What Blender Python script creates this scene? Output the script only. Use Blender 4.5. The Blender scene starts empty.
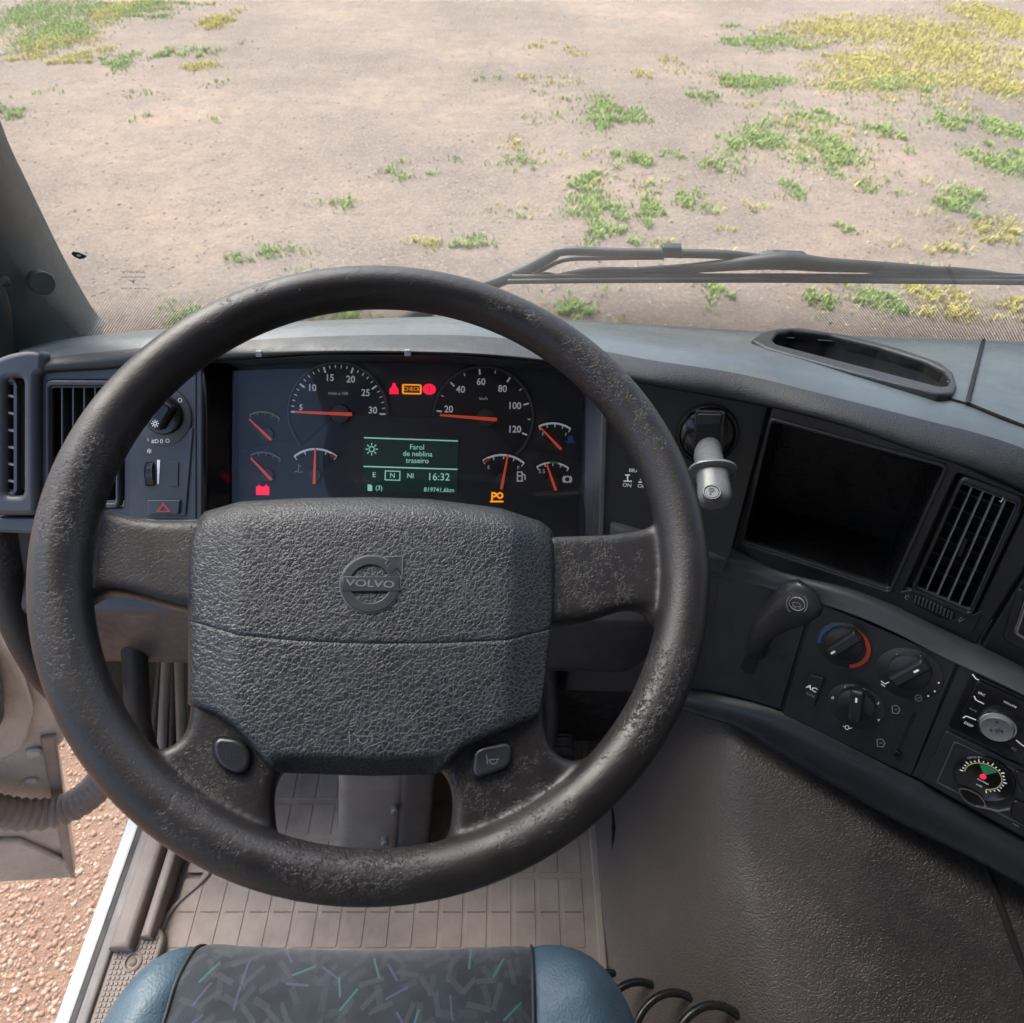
import bpy, bmesh, math, random
import numpy as np
from mathutils import Vector, Matrix
random.seed(7); RNG = np.random.default_rng(7)
S = bpy.context.scene
R = math.radians

# ------------------------------------------------------------------ camera, sky, sun, exposure
F, PITCH = 700.0, 47.0
CAM = Vector((0, 0, 2.55))
cd = bpy.data.cameras.new('camera'); cam = bpy.data.objects.new('camera', cd); S.collection.objects.link(cam)
cam.location = CAM; cam.rotation_euler = (R(90 - PITCH), 0, 0)
cd.sensor_fit = 'HORIZONTAL'; cd.sensor_width = 36.0; cd.lens = 36.0 * F / 1024.0
cd.clip_start = 0.02; cd.clip_end = 500
S.camera = cam
cd.dof.use_dof = True; cd.dof.focus_distance = 0.68; cd.dof.aperture_fstop = 12.0
SUN_EL, SUN_AZ = 52.0, -38.0          # azimuth from +Y (forward), negative = left
w = bpy.data.worlds.new('World'); S.world = w; w.use_nodes = True
wn = w.node_tree
sk = wn.nodes.new('ShaderNodeTexSky'); sk.sky_type = 'NISHITA'; sk.sun_disc = False
sk.sun_elevation = R(SUN_EL); sk.sun_rotation = R(SUN_AZ); sk.dust_density = 3.0; sk.air_density = 1.0
wn.links.new(sk.outputs[0], wn.nodes['Background'].inputs[0])
wn.nodes['Background'].inputs[1].default_value = 0.12
sd = bpy.data.lights.new('sun', 'SUN'); sun = bpy.data.objects.new('sun', sd); S.collection.objects.link(sun)
sd.energy = 1.4; sd.angle = R(50); sd.color = (1.0, 0.95, 0.88)
_d = Vector((math.sin(R(SUN_AZ)) * math.cos(R(SUN_EL)), math.cos(R(SUN_AZ)) * math.cos(R(SUN_EL)), math.sin(R(SUN_EL))))
sun.rotation_euler = _d.to_track_quat('Z', 'Y').to_euler(); sun.location = (-3, 4, 8)
S.view_settings.view_transform = 'Standard'; S.view_settings.look = 'None'
S.view_settings.exposure = 1.75; S.view_settings.gamma = 1.0
S.render.engine = 'CYCLES'
S.cycles.use_denoising = True
S.cycles.max_bounces = 8; S.cycles.transparent_max_bounces = 24

# ------------------------------------------------------------------ pixel rays and planes
_p = R(PITCH)
RGT = Vector((1, 0, 0)); UPV = Vector((0, math.sin(_p), math.cos(_p))); BCK = Vector((0, -math.cos(_p), math.sin(_p)))
def ray(px, py): return RGT * ((px - 512) / F) - UPV * ((py - 511.5) / F) - BCK
def W(px, py, t): return CAM + ray(px, py) * t
def atZ(px, py, z):
    d = ray(px, py); return CAM + d * ((z - CAM.z) / d.z)
class Plane:
    def __init__(s, o, yaw, elev, roll=0.0):
        s.o = Vector(o); y, e = R(yaw), R(elev)
        s.n = Vector((-math.sin(y) * math.cos(e), -math.cos(y) * math.cos(e), math.sin(e)))
        u = Vector((math.cos(y), -math.sin(y), 0)); v = s.n.cross(u)
        c, q = math.cos(R(roll)), math.sin(R(roll))
        s.u = u * c - v * q; s.v = v * c + u * q
        s.M = Matrix(((s.u.x, s.v.x, s.n.x, s.o.x), (s.u.y, s.v.y, s.n.y, s.o.y), (s.u.z, s.v.z, s.n.z, s.o.z), (0, 0, 0, 1)))
    def hit(s, px, py, h=0.0):
        d = ray(px, py); k = (s.n.dot(s.o - CAM) + h) / s.n.dot(d); return CAM + d * k
    def l2(s, px, py, h=0.0):
        q = s.hit(px, py, h) - s.o; return (q.dot(s.u), q.dot(s.v))
    def g(s, a, b, h=0.0): return s.o + s.u * a + s.v * b + s.n * h
    def mpp(s, px, py):
        a = s.l2(px - 1, py); b = s.l2(px + 1, py); return math.hypot(a[0] - b[0], a[1] - b[1]) / 2

# ------------------------------------------------------------------ materials
MATS = {}
def nodes_of(name):
    m = bpy.data.materials.new(name); m.use_nodes = True
    nt = m.node_tree; return m, nt, nt.nodes['Principled BSDF']
def N(nt, t, **k):
    n = nt.nodes.new(t)
    for a, b in k.items(): setattr(n, a, b)
    return n
def rgba(c): return (c[0], c[1], c[2], 1)
def ramp(nt, src, stops):
    r = N(nt, 'ShaderNodeValToRGB'); e = r.color_ramp.elements
    while len(e) < len(stops): e.new(0.5)
    for i, (p, c) in enumerate(stops):
        e[i].position = p; e[i].color = rgba(c) if not isinstance(c, (int, float)) else (c, c, c, 1)
    nt.links.new(src, r.inputs[0]); return r.outputs[0]
def noise(nt, scale, detail=3, rough=0.5, vec=None):
    n = N(nt, 'ShaderNodeTexNoise'); n.inputs['Scale'].default_value = scale
    n.inputs['Detail'].default_value = detail; n.inputs['Roughness'].default_value = rough
    nt.links.new(vec if vec else coord(nt), n.inputs['Vector']); return n.outputs['Fac']
def coord(nt):
    for n in nt.nodes:
        if n.type == 'NEW_GEOMETRY': return n.outputs['Position']
    return N(nt, 'ShaderNodeNewGeometry').outputs['Position']
def math_(nt, op, a, b=None, clamp=False):
    m = N(nt, 'ShaderNodeMath', operation=op); m.use_clamp = clamp
    for i, x in enumerate((a, b)):
        if x is None: continue
        if isinstance(x, (int, float)): m.inputs[i].default_value = x
        else: nt.links.new(x, m.inputs[i])
    return m.outputs[0]
def mixc(nt, f, a, b):
    m = N(nt, 'ShaderNodeMix', data_type='RGBA')
    for s_, x in ((m.inputs[0], f), (m.inputs[6], a), (m.inputs[7], b)):
        if isinstance(x, (int, float)): s_.default_value = x
        elif isinstance(x, tuple): s_.default_value = rgba(x)
        else: nt.links.new(x, s_)
    return m.outputs[2]
def bump(nt, bs, h, strength, dist):
    b = N(nt, 'ShaderNodeBump'); b.inputs['Strength'].default_value = strength; b.inputs['Distance'].default_value = dist
    nt.links.new(h, b.inputs['Height'])
    nt.links.new(b.outputs[0], bs.inputs['Normal']); return b
def plastic(name, col, rough=0.5, gs=900, gst=0.25, gd=0.0006, spec=0.5, var=0.25, dust=0.0, metal=0.0):
    m, nt, bs = nodes_of(name)
    v = noise(nt, 9, 4, 0.6)
    lo = tuple(c * (1 - var) for c in col); hi = tuple(c * (1 + var) for c in col)
    c = ramp(nt, v, [(0.3, lo), (0.7, hi)])
    if dust:
        d = noise(nt, 35, 6, 0.7)
        c = mixc(nt, math_(nt, 'MULTIPLY', ramp(nt, d, [(0.5, 0.0), (0.75, 1.0)]), dust), c, (0.30, 0.25, 0.21))
    nt.links.new(c, bs.inputs['Base Color'])
    rn = noise(nt, 60, 5, 0.65)
    rr = N(nt, 'ShaderNodeMapRange'); rr.inputs['To Min'].default_value = max(0.03, rough - 0.09); rr.inputs['To Max'].default_value = min(1, rough + 0.09)
    rr.inputs['From Min'].default_value = 0.3; rr.inputs['From Max'].default_value = 0.7
    nt.links.new(rn, rr.inputs['Value']); nt.links.new(rr.outputs[0], bs.inputs['Roughness'])
    bs.inputs['Specular IOR Level'].default_value = spec; bs.inputs['Metallic'].default_value = metal
    if gst:
        g = noise(nt, gs, 2, 0.5); bump(nt, bs, g, gst, gd)
    MATS[name] = m; return m
def flat(name, col, rough=0.5, emit=0.0, metal=0.0):
    m, nt, bs = nodes_of(name)
    bs.inputs['Base Color'].default_value = rgba(col); bs.inputs['Roughness'].default_value = rough; bs.inputs['Metallic'].default_value = metal
    n = noise(nt, 80, 3); rr = N(nt, 'ShaderNodeMapRange')
    rr.inputs['To Min'].default_value = max(0.02, rough - 0.06); rr.inputs['To Max'].default_value = min(1, rough + 0.06)
    nt.links.new(n, rr.inputs['Value']); nt.links.new(rr.outputs[0], bs.inputs['Roughness'])
    if emit:
        bs.inputs['Emission Color'].default_value = rgba(col); bs.inputs['Emission Strength'].default_value = emit
    MATS[name] = m; return m

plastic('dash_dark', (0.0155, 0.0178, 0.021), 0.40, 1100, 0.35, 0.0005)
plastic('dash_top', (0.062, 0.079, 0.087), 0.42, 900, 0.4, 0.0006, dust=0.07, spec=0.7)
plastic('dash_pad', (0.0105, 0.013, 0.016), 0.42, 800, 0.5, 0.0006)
plastic('fascia_grey', (0.058, 0.062, 0.072), 0.40, 1100, 0.25, 0.0004)
plastic('bezel_grey', (0.085, 0.090, 0.10), 0.36, 900, 0.15, 0.0003)
plastic('trim_silver', (0.055, 0.063, 0.070), 0.40, 1000, 0.2, 0.0004)
plastic('black_gloss', (0.008, 0.008, 0.009), 0.14, 600, 0.02, 0.0002)
plastic('black_matte', (0.008, 0.008, 0.009), 0.55, 900, 0.2, 0.0004)
plastic('rubber', (0.018, 0.018, 0.019), 0.55, 500, 0.3, 0.0006, dust=0.12)
plastic('cluster_face', (0.027, 0.029, 0.036), 0.5, 1500, 0.1, 0.0002, var=0.12)
plastic('gauge_face', (0.009, 0.009, 0.011), 0.45, 1500, 0.1, 0.0002, var=0.1)
plastic('column_grey', (0.20, 0.185, 0.17), 0.5, 700, 0.3, 0.0006, dust=0.25)
plastic('knee_panel', (0.045, 0.046, 0.05), 0.42, 900, 0.3, 0.0005, dust=0.08)
plastic('mat_rubber', (0.27, 0.218, 0.182), 0.6, 260, 0.4, 0.0009, dust=0.5, var=0.32)
plastic('sill_trim', (0.24, 0.20, 0.17), 0.6, 400, 0.4, 0.0008, dust=0.5)
plastic('paint_beige', (0.36, 0.33, 0.30), 0.32, 30, 0.05, 0.001, dust=0.25)
plastic('paint_white', (0.72, 0.73, 0.74), 0.4, 40, 0.05, 0.001, dust=0.12)
plastic('pillar_trim', (0.050, 0.058, 0.054), 0.55, 1000, 0.4, 0.0006)
plastic('seat_leather', (0.058, 0.104, 0.136), 0.46, 420, 0.7, 0.0010, dust=0.06)
plastic('seat_side', (0.03, 0.033, 0.037), 0.6, 500, 0.4, 0.0008)
plastic('knob_grey', (0.12, 0.13, 0.135), 0.27, 900, 0.1, 0.0003)
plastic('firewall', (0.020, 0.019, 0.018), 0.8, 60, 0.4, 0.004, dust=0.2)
plastic('chrome', (0.55, 0.55, 0.55), 0.22, 500, 0.05, 0.0002, metal=1.0)
plastic('hose', (0.17, 0.135, 0.115), 0.55, 300, 0.3, 0.0006, dust=0.3)
flat('white_print', (0.80, 0.82, 0.84), 0.5, 0.05)
flat('grey_print', (0.28, 0.29, 0.30), 0.5)
flat('needle', (0.75, 0.09, 0.045), 0.45, 0.10)
flat('needle_hub', (0.05, 0.05, 0.054), 0.4)
flat('led_red', (0.9, 0.012, 0.06), 0.5, 0.3)
flat('led_amber', (1.0, 0.33, 0.01), 0.5, 0.26)
flat('lcd_back', (0.006, 0.022, 0.018), 0.3, 0.18)
flat('lcd_text', (0.42, 0.85, 0.66), 0.5, 0.11)
flat('icon_blue', (0.05, 0.17, 0.55), 0.5)
flat('arc_red', (0.60, 0.05, 0.03), 0.5)
flat('arc_green', (0.10, 0.35, 0.16), 0.5)
flat('arc_yellow', (0.45, 0.42, 0.15), 0.5)
flat('dial_green', (0.02, 0.22, 0.10), 0.5)
flat('hazard_red', (0.45, 0.05, 0.06), 0.45)
flat('ring_blue', (0.02, 0.09, 0.30), 0.45)
flat('ring_red', (0.48, 0.045, 0.025), 0.45)
flat('void', (0.003, 0.003, 0.003), 0.9)

def m_hub():
    m, nt, bs = nodes_of('hub_leather')
    P = coord(nt)
    wv = N(nt, 'ShaderNodeVectorMath', operation='MULTIPLY_ADD')
    nz = N(nt, 'ShaderNodeTexNoise'); nz.inputs['Scale'].default_value = 160; nt.links.new(P, nz.inputs['Vector'])
    nt.links.new(nz.outputs['Color'], wv.inputs[0]); wv.inputs[1].default_value = (0.004,) * 3; nt.links.new(P, wv.inputs[2])
    def vor(sc):
        v = N(nt, 'ShaderNodeTexVoronoi', feature='DISTANCE_TO_EDGE'); v.inputs['Scale'].default_value = sc
        nt.links.new(wv.outputs[0], v.inputs['Vector']); return ramp(nt, v.outputs[0], [(0.0, 0.0), (0.16, 1.0)])
    h = math_(nt, 'ADD', vor(310), math_(nt, 'MULTIPLY', vor(620), 0.4))
    wear = ramp(nt, noise(nt, 16, 4, 0.6), [(0.42, 0.0), (0.68, 1.0)])
    # worn grain: the raised net between the cells is rubbed paler
    net = math_(nt, 'SUBTRACT', 1.0, vor(310), True)
    base = ramp(nt, noise(nt, 11, 4, 0.6), [(0.3, (0.0068, 0.0083, 0.0115)), (0.7, (0.012, 0.0143, 0.019))])
    c = mixc(nt, math_(nt, 'MULTIPLY', net, math_(nt, 'ADD', math_(nt, 'MULTIPLY', wear, 0.3), 0.30)), base, (0.060, 0.066, 0.076))
    nt.links.new(c, bs.inputs['Base Color'])
    bs.inputs['Roughness'].default_value = 0.42
    nt.links.new(ramp(nt, noise(nt, 30, 4), [(0.3, 0.30), (0.7, 0.46)]), bs.inputs['Roughness'])
    bump(nt, bs, h, 0.36, 0.0008)
    MATS['hub_leather'] = m
m_hub()
def m_rim():
    m, nt, bs = nodes_of('rim_leather')
    P = coord(nt)
    nz = N(nt, 'ShaderNodeTexNoise'); nz.inputs['Scale'].default_value = 70; nz.inputs['Detail'].default_value = 4; nt.links.new(P, nz.inputs['Vector'])
    wv = N(nt, 'ShaderNodeVectorMath', operation='MULTIPLY_ADD')
    nt.links.new(nz.outputs['Color'], wv.inputs[0]); wv.inputs[1].default_value = (0.02,) * 3; nt.links.new(P, wv.inputs[2])
    def ridge(sc, w):
        d = math_(nt, 'ABSOLUTE', math_(nt, 'SUBTRACT', noise(nt, sc, 4, 0.6, wv.outputs[0]), 0.5))
        return ramp(nt, d, [(0.0, 1.0), (w, 0.0)])
    crack = math_(nt, 'MULTIPLY', ridge(60, 0.020), ramp(nt, noise(nt, 60, 2), [(0.45, 0.0), (0.55, 1.0)]))
    zone = ramp(nt, noise(nt, 10, 6, 0.68), [(0.495, 0.0), (0.585, 1.0)])
    crk = math_(nt, 'MULTIPLY', crack, zone)
    pits = ramp(nt, noise(nt, 430, 3, 0.6), [(0.36, 1.0), (0.46, 0.0)])
    pits = math_(nt, 'MULTIPLY', pits, math_(nt, 'ADD', math_(nt, 'MULTIPLY', zone, 0.8), 0.10))
    fl = ramp(nt, noise(nt, 260, 5, 0.72), [(0.56, 0.0), (0.59, 1.0)])       # flaked off top coat
    fl = math_(nt, 'MULTIPLY', fl, zone)
    base = ramp(nt, noise(nt, 20, 5, 0.65), [(0.3, (0.0085, 0.0074, 0.0075)), (0.7, (0.0175, 0.0152, 0.0153))])
    c = mixc(nt, math_(nt, 'MULTIPLY', fl, 0.4), base, (0.050, 0.044, 0.043))
    c = mixc(nt, math_(nt, 'MULTIPLY', crk, 0.85), c, (0.010, 0.009, 0.009))
    c = mixc(nt, math_(nt, 'MULTIPLY', pits, 0.45), c, (0.010, 0.009, 0.009))
    nt.links.new(c, bs.inputs['Base Color'])
    nt.links.new(ramp(nt, noise(nt, 26, 4, 0.6), [(0.3, 0.36), (0.7, 0.52)]), bs.inputs['Roughness'])
    g = math_(nt, 'MULTIPLY', noise(nt, 700, 2), 0.25)
    h = math_(nt, 'SUBTRACT', math_(nt, 'SUBTRACT', math_(nt, 'SUBTRACT', g, math_(nt, 'MULTIPLY', crk, 1.3)), pits), math_(nt, 'MULTIPLY', fl, 0.5))
    bump(nt, bs, h, 0.7, 0.0007)
    MATS['rim_leather'] = m
m_rim()
def m_tunnel():
    m, nt, bs = nodes_of('tunnel_vinyl')
    P = coord(nt)
    nz = N(nt, 'ShaderNodeTexNoise'); nz.inputs['Scale'].default_value = 120; nt.links.new(P, nz.inputs['Vector'])
    wv = N(nt, 'ShaderNodeVectorMath', operation='MULTIPLY_ADD')
    nt.links.new(nz.outputs['Color'], wv.inputs[0]); wv.inputs[1].default_value = (0.008,) * 3; nt.links.new(P, wv.inputs[2])
    st = N(nt, 'ShaderNodeVectorMath', operation='MULTIPLY'); nt.links.new(wv.outputs[0], st.inputs[0]); st.inputs[1].default_value = (0.9, 1.12, 1)
    v = N(nt, 'ShaderNodeTexVoronoi', feature='SMOOTH_F1'); v.inputs['Scale'].default_value = 450; nt.links.new(st.outputs[0], v.inputs['Vector'])
    h = math_(nt, 'SUBTRACT', 1.0, v.outputs['Distance'])
    # trodden dust lies near the foot well
    sx = N(nt, 'ShaderNodeSeparateXYZ'); nt.links.new(P, sx.inputs[0])
    dz = N(nt, 'ShaderNodeMapRange'); dz.inputs['From Min'].default_value = 0.52; dz.inputs['From Max'].default_value = 0.20
    nt.links.new(math_(nt, 'ADD', sx.outputs[0], math_(nt, 'MULTIPLY', noise(nt, 7, 4, 0.6), 0.18)), dz.inputs['Value'])
    c = mixc(nt, math_(nt, 'MULTIPLY', dz.outputs[0], 0.9), (0.023, 0.0205, 0.0188), (0.13, 0.108, 0.094))
    c = mixc(nt, math_(nt, 'MULTIPLY', ramp(nt, noise(nt, 40, 6, 0.7), [(0.5, 0.0), (0.8, 1.0)]), 0.15), c, (0.20, 0.16, 0.13))
    nt.links.new(c, bs.inputs['Base Color'])
    nt.links.new(ramp(nt, noise(nt, 18, 4, 0.6), [(0.3, 0.40), (0.7, 0.50)]), bs.inputs['Roughness'])
    bump(nt, bs, h, 0.65, 0.0013)
    MATS['tunnel_vinyl'] = m
m_tunnel()
def m_fabric():
    m, nt, bs = nodes_of('seat_fabric')
    P = coord(nt)
    def dashes(scale, ln, wd, off, keep):
        sc = N(nt, 'ShaderNodeVectorMath', operation='MULTIPLY_ADD'); nt.links.new(P, sc.inputs[0])
        sc.inputs[1].default_value = (scale, scale, 0.0); sc.inputs[2].default_value = (off, off * 1.7, 0)
        v = N(nt, 'ShaderNodeTexVoronoi', voronoi_dimensions='2D'); v.inputs['Scale'].default_value = 1.0; nt.links.new(sc.outputs[0], v.inputs['Vector'])
        d = N(nt, 'ShaderNodeVectorMath', operation='SUBTRACT'); nt.links.new(sc.outputs[0], d.inputs[0]); nt.links.new(v.outputs['Position'], d.inputs[1])
        s = N(nt, 'ShaderNodeSeparateXYZ'); nt.links.new(d.outputs[0], s.inputs[0])
        cc = N(nt, 'ShaderNodeSeparateColor'); nt.links.new(v.outputs['Color'], cc.inputs[0])
        a = math_(nt, 'MULTIPLY', cc.outputs[0], 6.2832)
        co, si = math_(nt, 'COSINE', a), math_(nt, 'SINE', a)
        U = math_(nt, 'ADD', math_(nt, 'MULTIPLY', s.outputs[0], co), math_(nt, 'MULTIPLY', s.outputs[1], si))
        V = math_(nt, 'SUBTRACT', math_(nt, 'MULTIPLY', s.outputs[1], co), math_(nt, 'MULTIPLY', s.outputs[0], si))
        k = math_(nt, 'MULTIPLY', math_(nt, 'LESS_THAN', math_(nt, 'ABSOLUTE', U), ln), math_(nt, 'LESS_THAN', math_(nt, 'ABSOLUTE', V), wd))
        return math_(nt, 'MULTIPLY', k, math_(nt, 'LESS_THAN', cc.outputs[1], keep)), cc.outputs[2]
    base = ramp(nt, noise(nt, 30, 4, 0.6), [(0.35, (0.012, 0.016, 0.023)), (0.65, (0.024, 0.031, 0.040))])
    k1, _ = dashes(52, 0.45, 0.15, 3.0, 0.9); c = mixc(nt, math_(nt, 'MULTIPLY', k1, 0.7), base, (0.033, 0.042, 0.050))
    k2, _ = dashes(45, 0.5, 0.10, 9.3, 0.85); c = mixc(nt, math_(nt, 'MULTIPLY', k2, 0.7), c, (0.040, 0.049, 0.058))
    k3, r3 = dashes(34, 0.36, 0.035, 5.1, 0.75)
    c = mixc(nt, math_(nt, 'MULTIPLY', k3, 0.7), c, mixc(nt, math_(nt, 'GREATER_THAN', r3, 0.5), (0.062, 0.06, 0.12), (0.038, 0.125, 0.135)))
    nt.links.new(c, bs.inputs['Base Color']); bs.inputs['Roughness'].default_value = 0.9
    bs.inputs['Sheen Weight'].default_value = 0.25
    bump(nt, bs, noise(nt, 1300, 2), 0.6, 0.0008)
    MATS['seat_fabric'] = m
m_fabric()
def m_ground():
    m, nt, bs = nodes_of('gravel_soil')
    a = noise(nt, 0.45, 6, 0.6); b = noise(nt, 5, 8, 0.78); d = noise(nt, 30, 6, 0.8)
    c = ramp(nt, a, [(0.36, (0.235, 0.185, 0.145)), (0.5, (0.325, 0.256, 0.197)), (0.66, (0.46, 0.325, 0.225))])
    c = mixc(nt, math_(nt, 'MULTIPLY', ramp(nt, b, [(0.40, 0.0), (0.62, 1.0)]), 0.55), c, (0.190, 0.152, 0.130))
    c = mixc(nt, math_(nt, 'MULTIPLY', ramp(nt, d, [(0.47, 0.0), (0.66, 1.0)]), 0.55), c, (0.54, 0.445, 0.36))
    # bare red clay beside the cab step
    sx = N(nt, 'ShaderNodeSeparateXYZ'); nt.links.new(coord(nt), sx.inputs[0])
    mr = N(nt, 'ShaderNodeMapRange'); mr.inputs['From Min'].default_value = 0.35; mr.inputs['From Max'].default_value = -0.25
    nt.links.new(math_(nt, 'ADD', sx.outputs[0], math_(nt, 'ADD', math_(nt, 'MULTIPLY', sx.outputs[1], 0.9), math_(nt, 'MULTIPLY', noise(nt, 2.0, 4), 0.9))), mr.inputs['Value'])
    c = mixc(nt, math_(nt, 'MULTIPLY', mr.outputs[0], 0.75), c, (0.42, 0.255, 0.17))
    nt.links.new(c, bs.inputs['Base Color']); bs.inputs['Roughness'].default_value = 0.95
    bs.inputs['Specular IOR Level'].default_value = 0.15
    h = math_(nt, 'ADD', b, math_(nt, 'MULTIPLY', d, 0.35)); bump(nt, bs, h, 0.9, 0.06)
    MATS['gravel_soil'] = m
m_ground()
def m_var(name, cols, rough=0.8, trans=0.0):
    m, nt, bs = nodes_of(name)
    o = N(nt, 'ShaderNodeNewGeometry')
    c = ramp(nt, o.outputs['Random Per Island'], [(i / (len(cols) - 1), x) for i, x in enumerate(cols)])
    nt.links.new(c, bs.inputs['Base Color']); bs.inputs['Roughness'].default_value = rough
    bs.inputs['Specular IOR Level'].default_value = 0.2
    MATS[name] = m
m_var('grass_green', [(0.20, 0.30, 0.07), (0.30, 0.41, 0.11), (0.45, 0.48, 0.18)])
m_var('grass_yellow', [(0.42, 0.42, 0.09), (0.58, 0.50, 0.14), (0.62, 0.46, 0.17)])
m_var('pebble', [(0.24, 0.19, 0.155), (0.30, 0.235, 0.19), (0.36, 0.27, 0.20), (0.50, 0.43, 0.36)], 0.9)
m_var('clay_pebble', [(0.30, 0.185, 0.125), (0.36, 0.225, 0.155), (0.42, 0.275, 0.195), (0.50, 0.39, 0.30)], 0.9)
def m_glass(name, tint, gloss, dust):
    m, nt, bs = nodes_of(name); nt.nodes.remove(bs)
    out = [n for n in nt.nodes if n.type == 'OUTPUT_MATERIAL'][0]
    t = N(nt, 'ShaderNodeBsdfTransparent'); t.inputs[0].default_value = rgba(tint)
    g = N(nt, 'ShaderNodeBsdfGlossy'); g.inputs['Roughness'].default_value = 0.03
    fr = N(nt, 'ShaderNodeFresnel'); fr.inputs[0].default_value = 1.45
    mx = N(nt, 'ShaderNodeMixShader'); nt.links.new(math_(nt, 'MULTIPLY', fr.outputs[0], gloss), mx.inputs[0])
    nt.links.new(t.outputs[0], mx.inputs[1]); nt.links.new(g.outputs[0], mx.inputs[2])
    last = mx.outputs[0]
    if dust:
        d = N(nt, 'ShaderNodeBsdfTranslucent'); d.inputs[0].default_value = (0.78, 0.74, 0.68, 1)
        m2 = N(nt, 'ShaderNodeMixShader')
        nt.links.new(ramp(nt, noise(nt, 5, 7, 0.65), [(0.3, dust * 0.6), (0.75, dust * 1.5)]), m2.inputs[0])
        nt.links.new(last, m2.inputs[1]); nt.links.new(d.outputs[0], m2.inputs[2]); last = m2.outputs[0]
    nt.links.new(last, out.inputs[0]); MATS[name] = m
m_glass('windscreen_glass', (0.95, 0.97, 0.95), 0.18, 0.042)
m_glass('cluster_lens', (0.97, 0.97, 0.97), 0.55, 0.012)
def m_frit():
    m, nt, bs = nodes_of('frit_dots')
    out = [n for n in nt.nodes if n.type == 'OUTPUT_MATERIAL'][0]
    bs.inputs['Base Color'].default_value = (0.10, 0.08, 0.065, 1); bs.inputs['Roughness'].default_value = 0.6
    uv = N(nt, 'ShaderNodeUVMap'); s = N(nt, 'ShaderNodeSeparateXYZ'); nt.links.new(uv.outputs[0], s.inputs[0])
    k = 2 * math.pi / 0.0034
    a = math_(nt, 'COSINE', math_(nt, 'MULTIPLY', math_(nt, 'ADD', s.outputs[0], s.outputs[1]), k))
    b = math_(nt, 'COSINE', math_(nt, 'MULTIPLY', math_(nt, 'SUBTRACT', s.outputs[0], s.outputs[1]), k))
    v = math_(nt, 'ADD', math_(nt, 'MULTIPLY', math_(nt, 'ADD', a, b), 0.25), 0.5)
    thr = N(nt, 'ShaderNodeMapRange'); thr.inputs['From Max'].default_value = 0.062; thr.inputs['To Min'].default_value = 0.56; thr.inputs['To Max'].default_value = 0.98
    nt.links.new(s.outputs[1], thr.inputs['Value'])
    msk = math_(nt, 'GREATER_THAN', v, thr.outputs[0])
    t = N(nt, 'ShaderNodeBsdfTransparent'); mx = N(nt, 'ShaderNodeMixShader')
    nt.links.new(msk, mx.inputs[0]); nt.links.new(t.outputs[0], mx.inputs[1]); nt.links.new(bs.outputs[0], mx.inputs[2])
    nt.links.new(mx.outputs[0], out.inputs[0]); MATS['frit_dots'] = m
m_frit()

# ------------------------------------------------------------------ builders
COL = S.collection
OFF = {}
def off(p): return OFF[p.name] if p else Vector((0, 0, 0))
def thing(name, label, cat, base, group=None):
    o = bpy.data.objects.new(name, None); COL.objects.link(o); o.location = base; o.empty_display_size = 0.05
    o['label'] = label; o['category'] = cat
    if group: o['group'] = group
    OFF[o.name] = Vector(base); return o
def tag(o, label, cat, group=None):
    o['label'] = label; o['category'] = cat
    if group: o['group'] = group
    return o
def finish(name, me, mat, parent=None, smooth=35):
    """me holds world coordinates; it becomes one object below parent"""
    base = off(parent)
    if parent is None:
        n = len(me.vertices); co = np.empty(n * 3); me.vertices.foreach_get('co', co); co = co.reshape(-1, 3)
        base = Vector(((co[:, 0].min() + co[:, 0].max()) / 2, (co[:, 1].min() + co[:, 1].max()) / 2, co[:, 2].min()))
    me.transform(Matrix.Translation(-base))
    me.materials.clear(); me.materials.append(MATS[mat])
    for p in me.polygons: p.use_smooth = bool(smooth); p.material_index = 0
    if smooth and smooth < 180: me.set_sharp_from_angle(angle=R(smooth))
    o = bpy.data.objects.new(name, me); COL.objects.link(o); me.name = name
    if parent is not None: o.parent = parent
    else: o.location = base
    OFF[o.name] = base; return o
def mesh(name, verts, faces, mat, parent=None, smooth=35, recalc=True):
    me = bpy.data.meshes.new(name); me.from_pydata([tuple(v) for v in verts], [], faces); me.update()
    if recalc:
        bm = bmesh.new(); bm.from_mesh(me); bmesh.ops.recalc_face_normals(bm, faces=bm.faces); bm.to_mesh(me); bm.free()
    return finish(name, me, mat, parent, smooth)
def loft(name, rows, mat, parent=None, closed=False, caps=False, smooth=60, thick=0.0, keep=None):
    nr, nc = len(rows), len(rows[0]); v = [p for r in rows for p in r]; f = []
    for i in range(nr - 1):
        for j in range(nc if closed else nc - 1):
            q = (i * nc + j, i * nc + (j + 1) % nc, (i + 1) * nc + (j + 1) % nc, (i + 1) * nc + j)
            if keep is None or keep(sum((Vector(v[k]) for k in q), Vector()) / 4): f.append(q)
    if caps: f.append(tuple(range(nc))); f.append(tuple((nr - 1) * nc + j for j in range(nc)))
    o = mesh(name, v, f, mat, parent, smooth)
    if thick:
        md = o.modifiers.new('thickness', 'SOLIDIFY'); md.thickness = thick; md.offset = -1
    return o
def catmull(pts, n=8):
    P = [Vector(p) for p in pts]; out = []
    for i in range(len(P) - 1):
        a, b, c, d = P[max(i - 1, 0)], P[i], P[i + 1], P[min(i + 2, len(P) - 1)]
        for k in range(n):
            t = k / n; out.append(0.5 * ((2 * b) + (c - a) * t + (2 * a - 5 * b + 4 * c - d) * t * t + (3 * b - a - 3 * c + d) * t ** 3))
    out.append(P[-1]); return out
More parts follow.
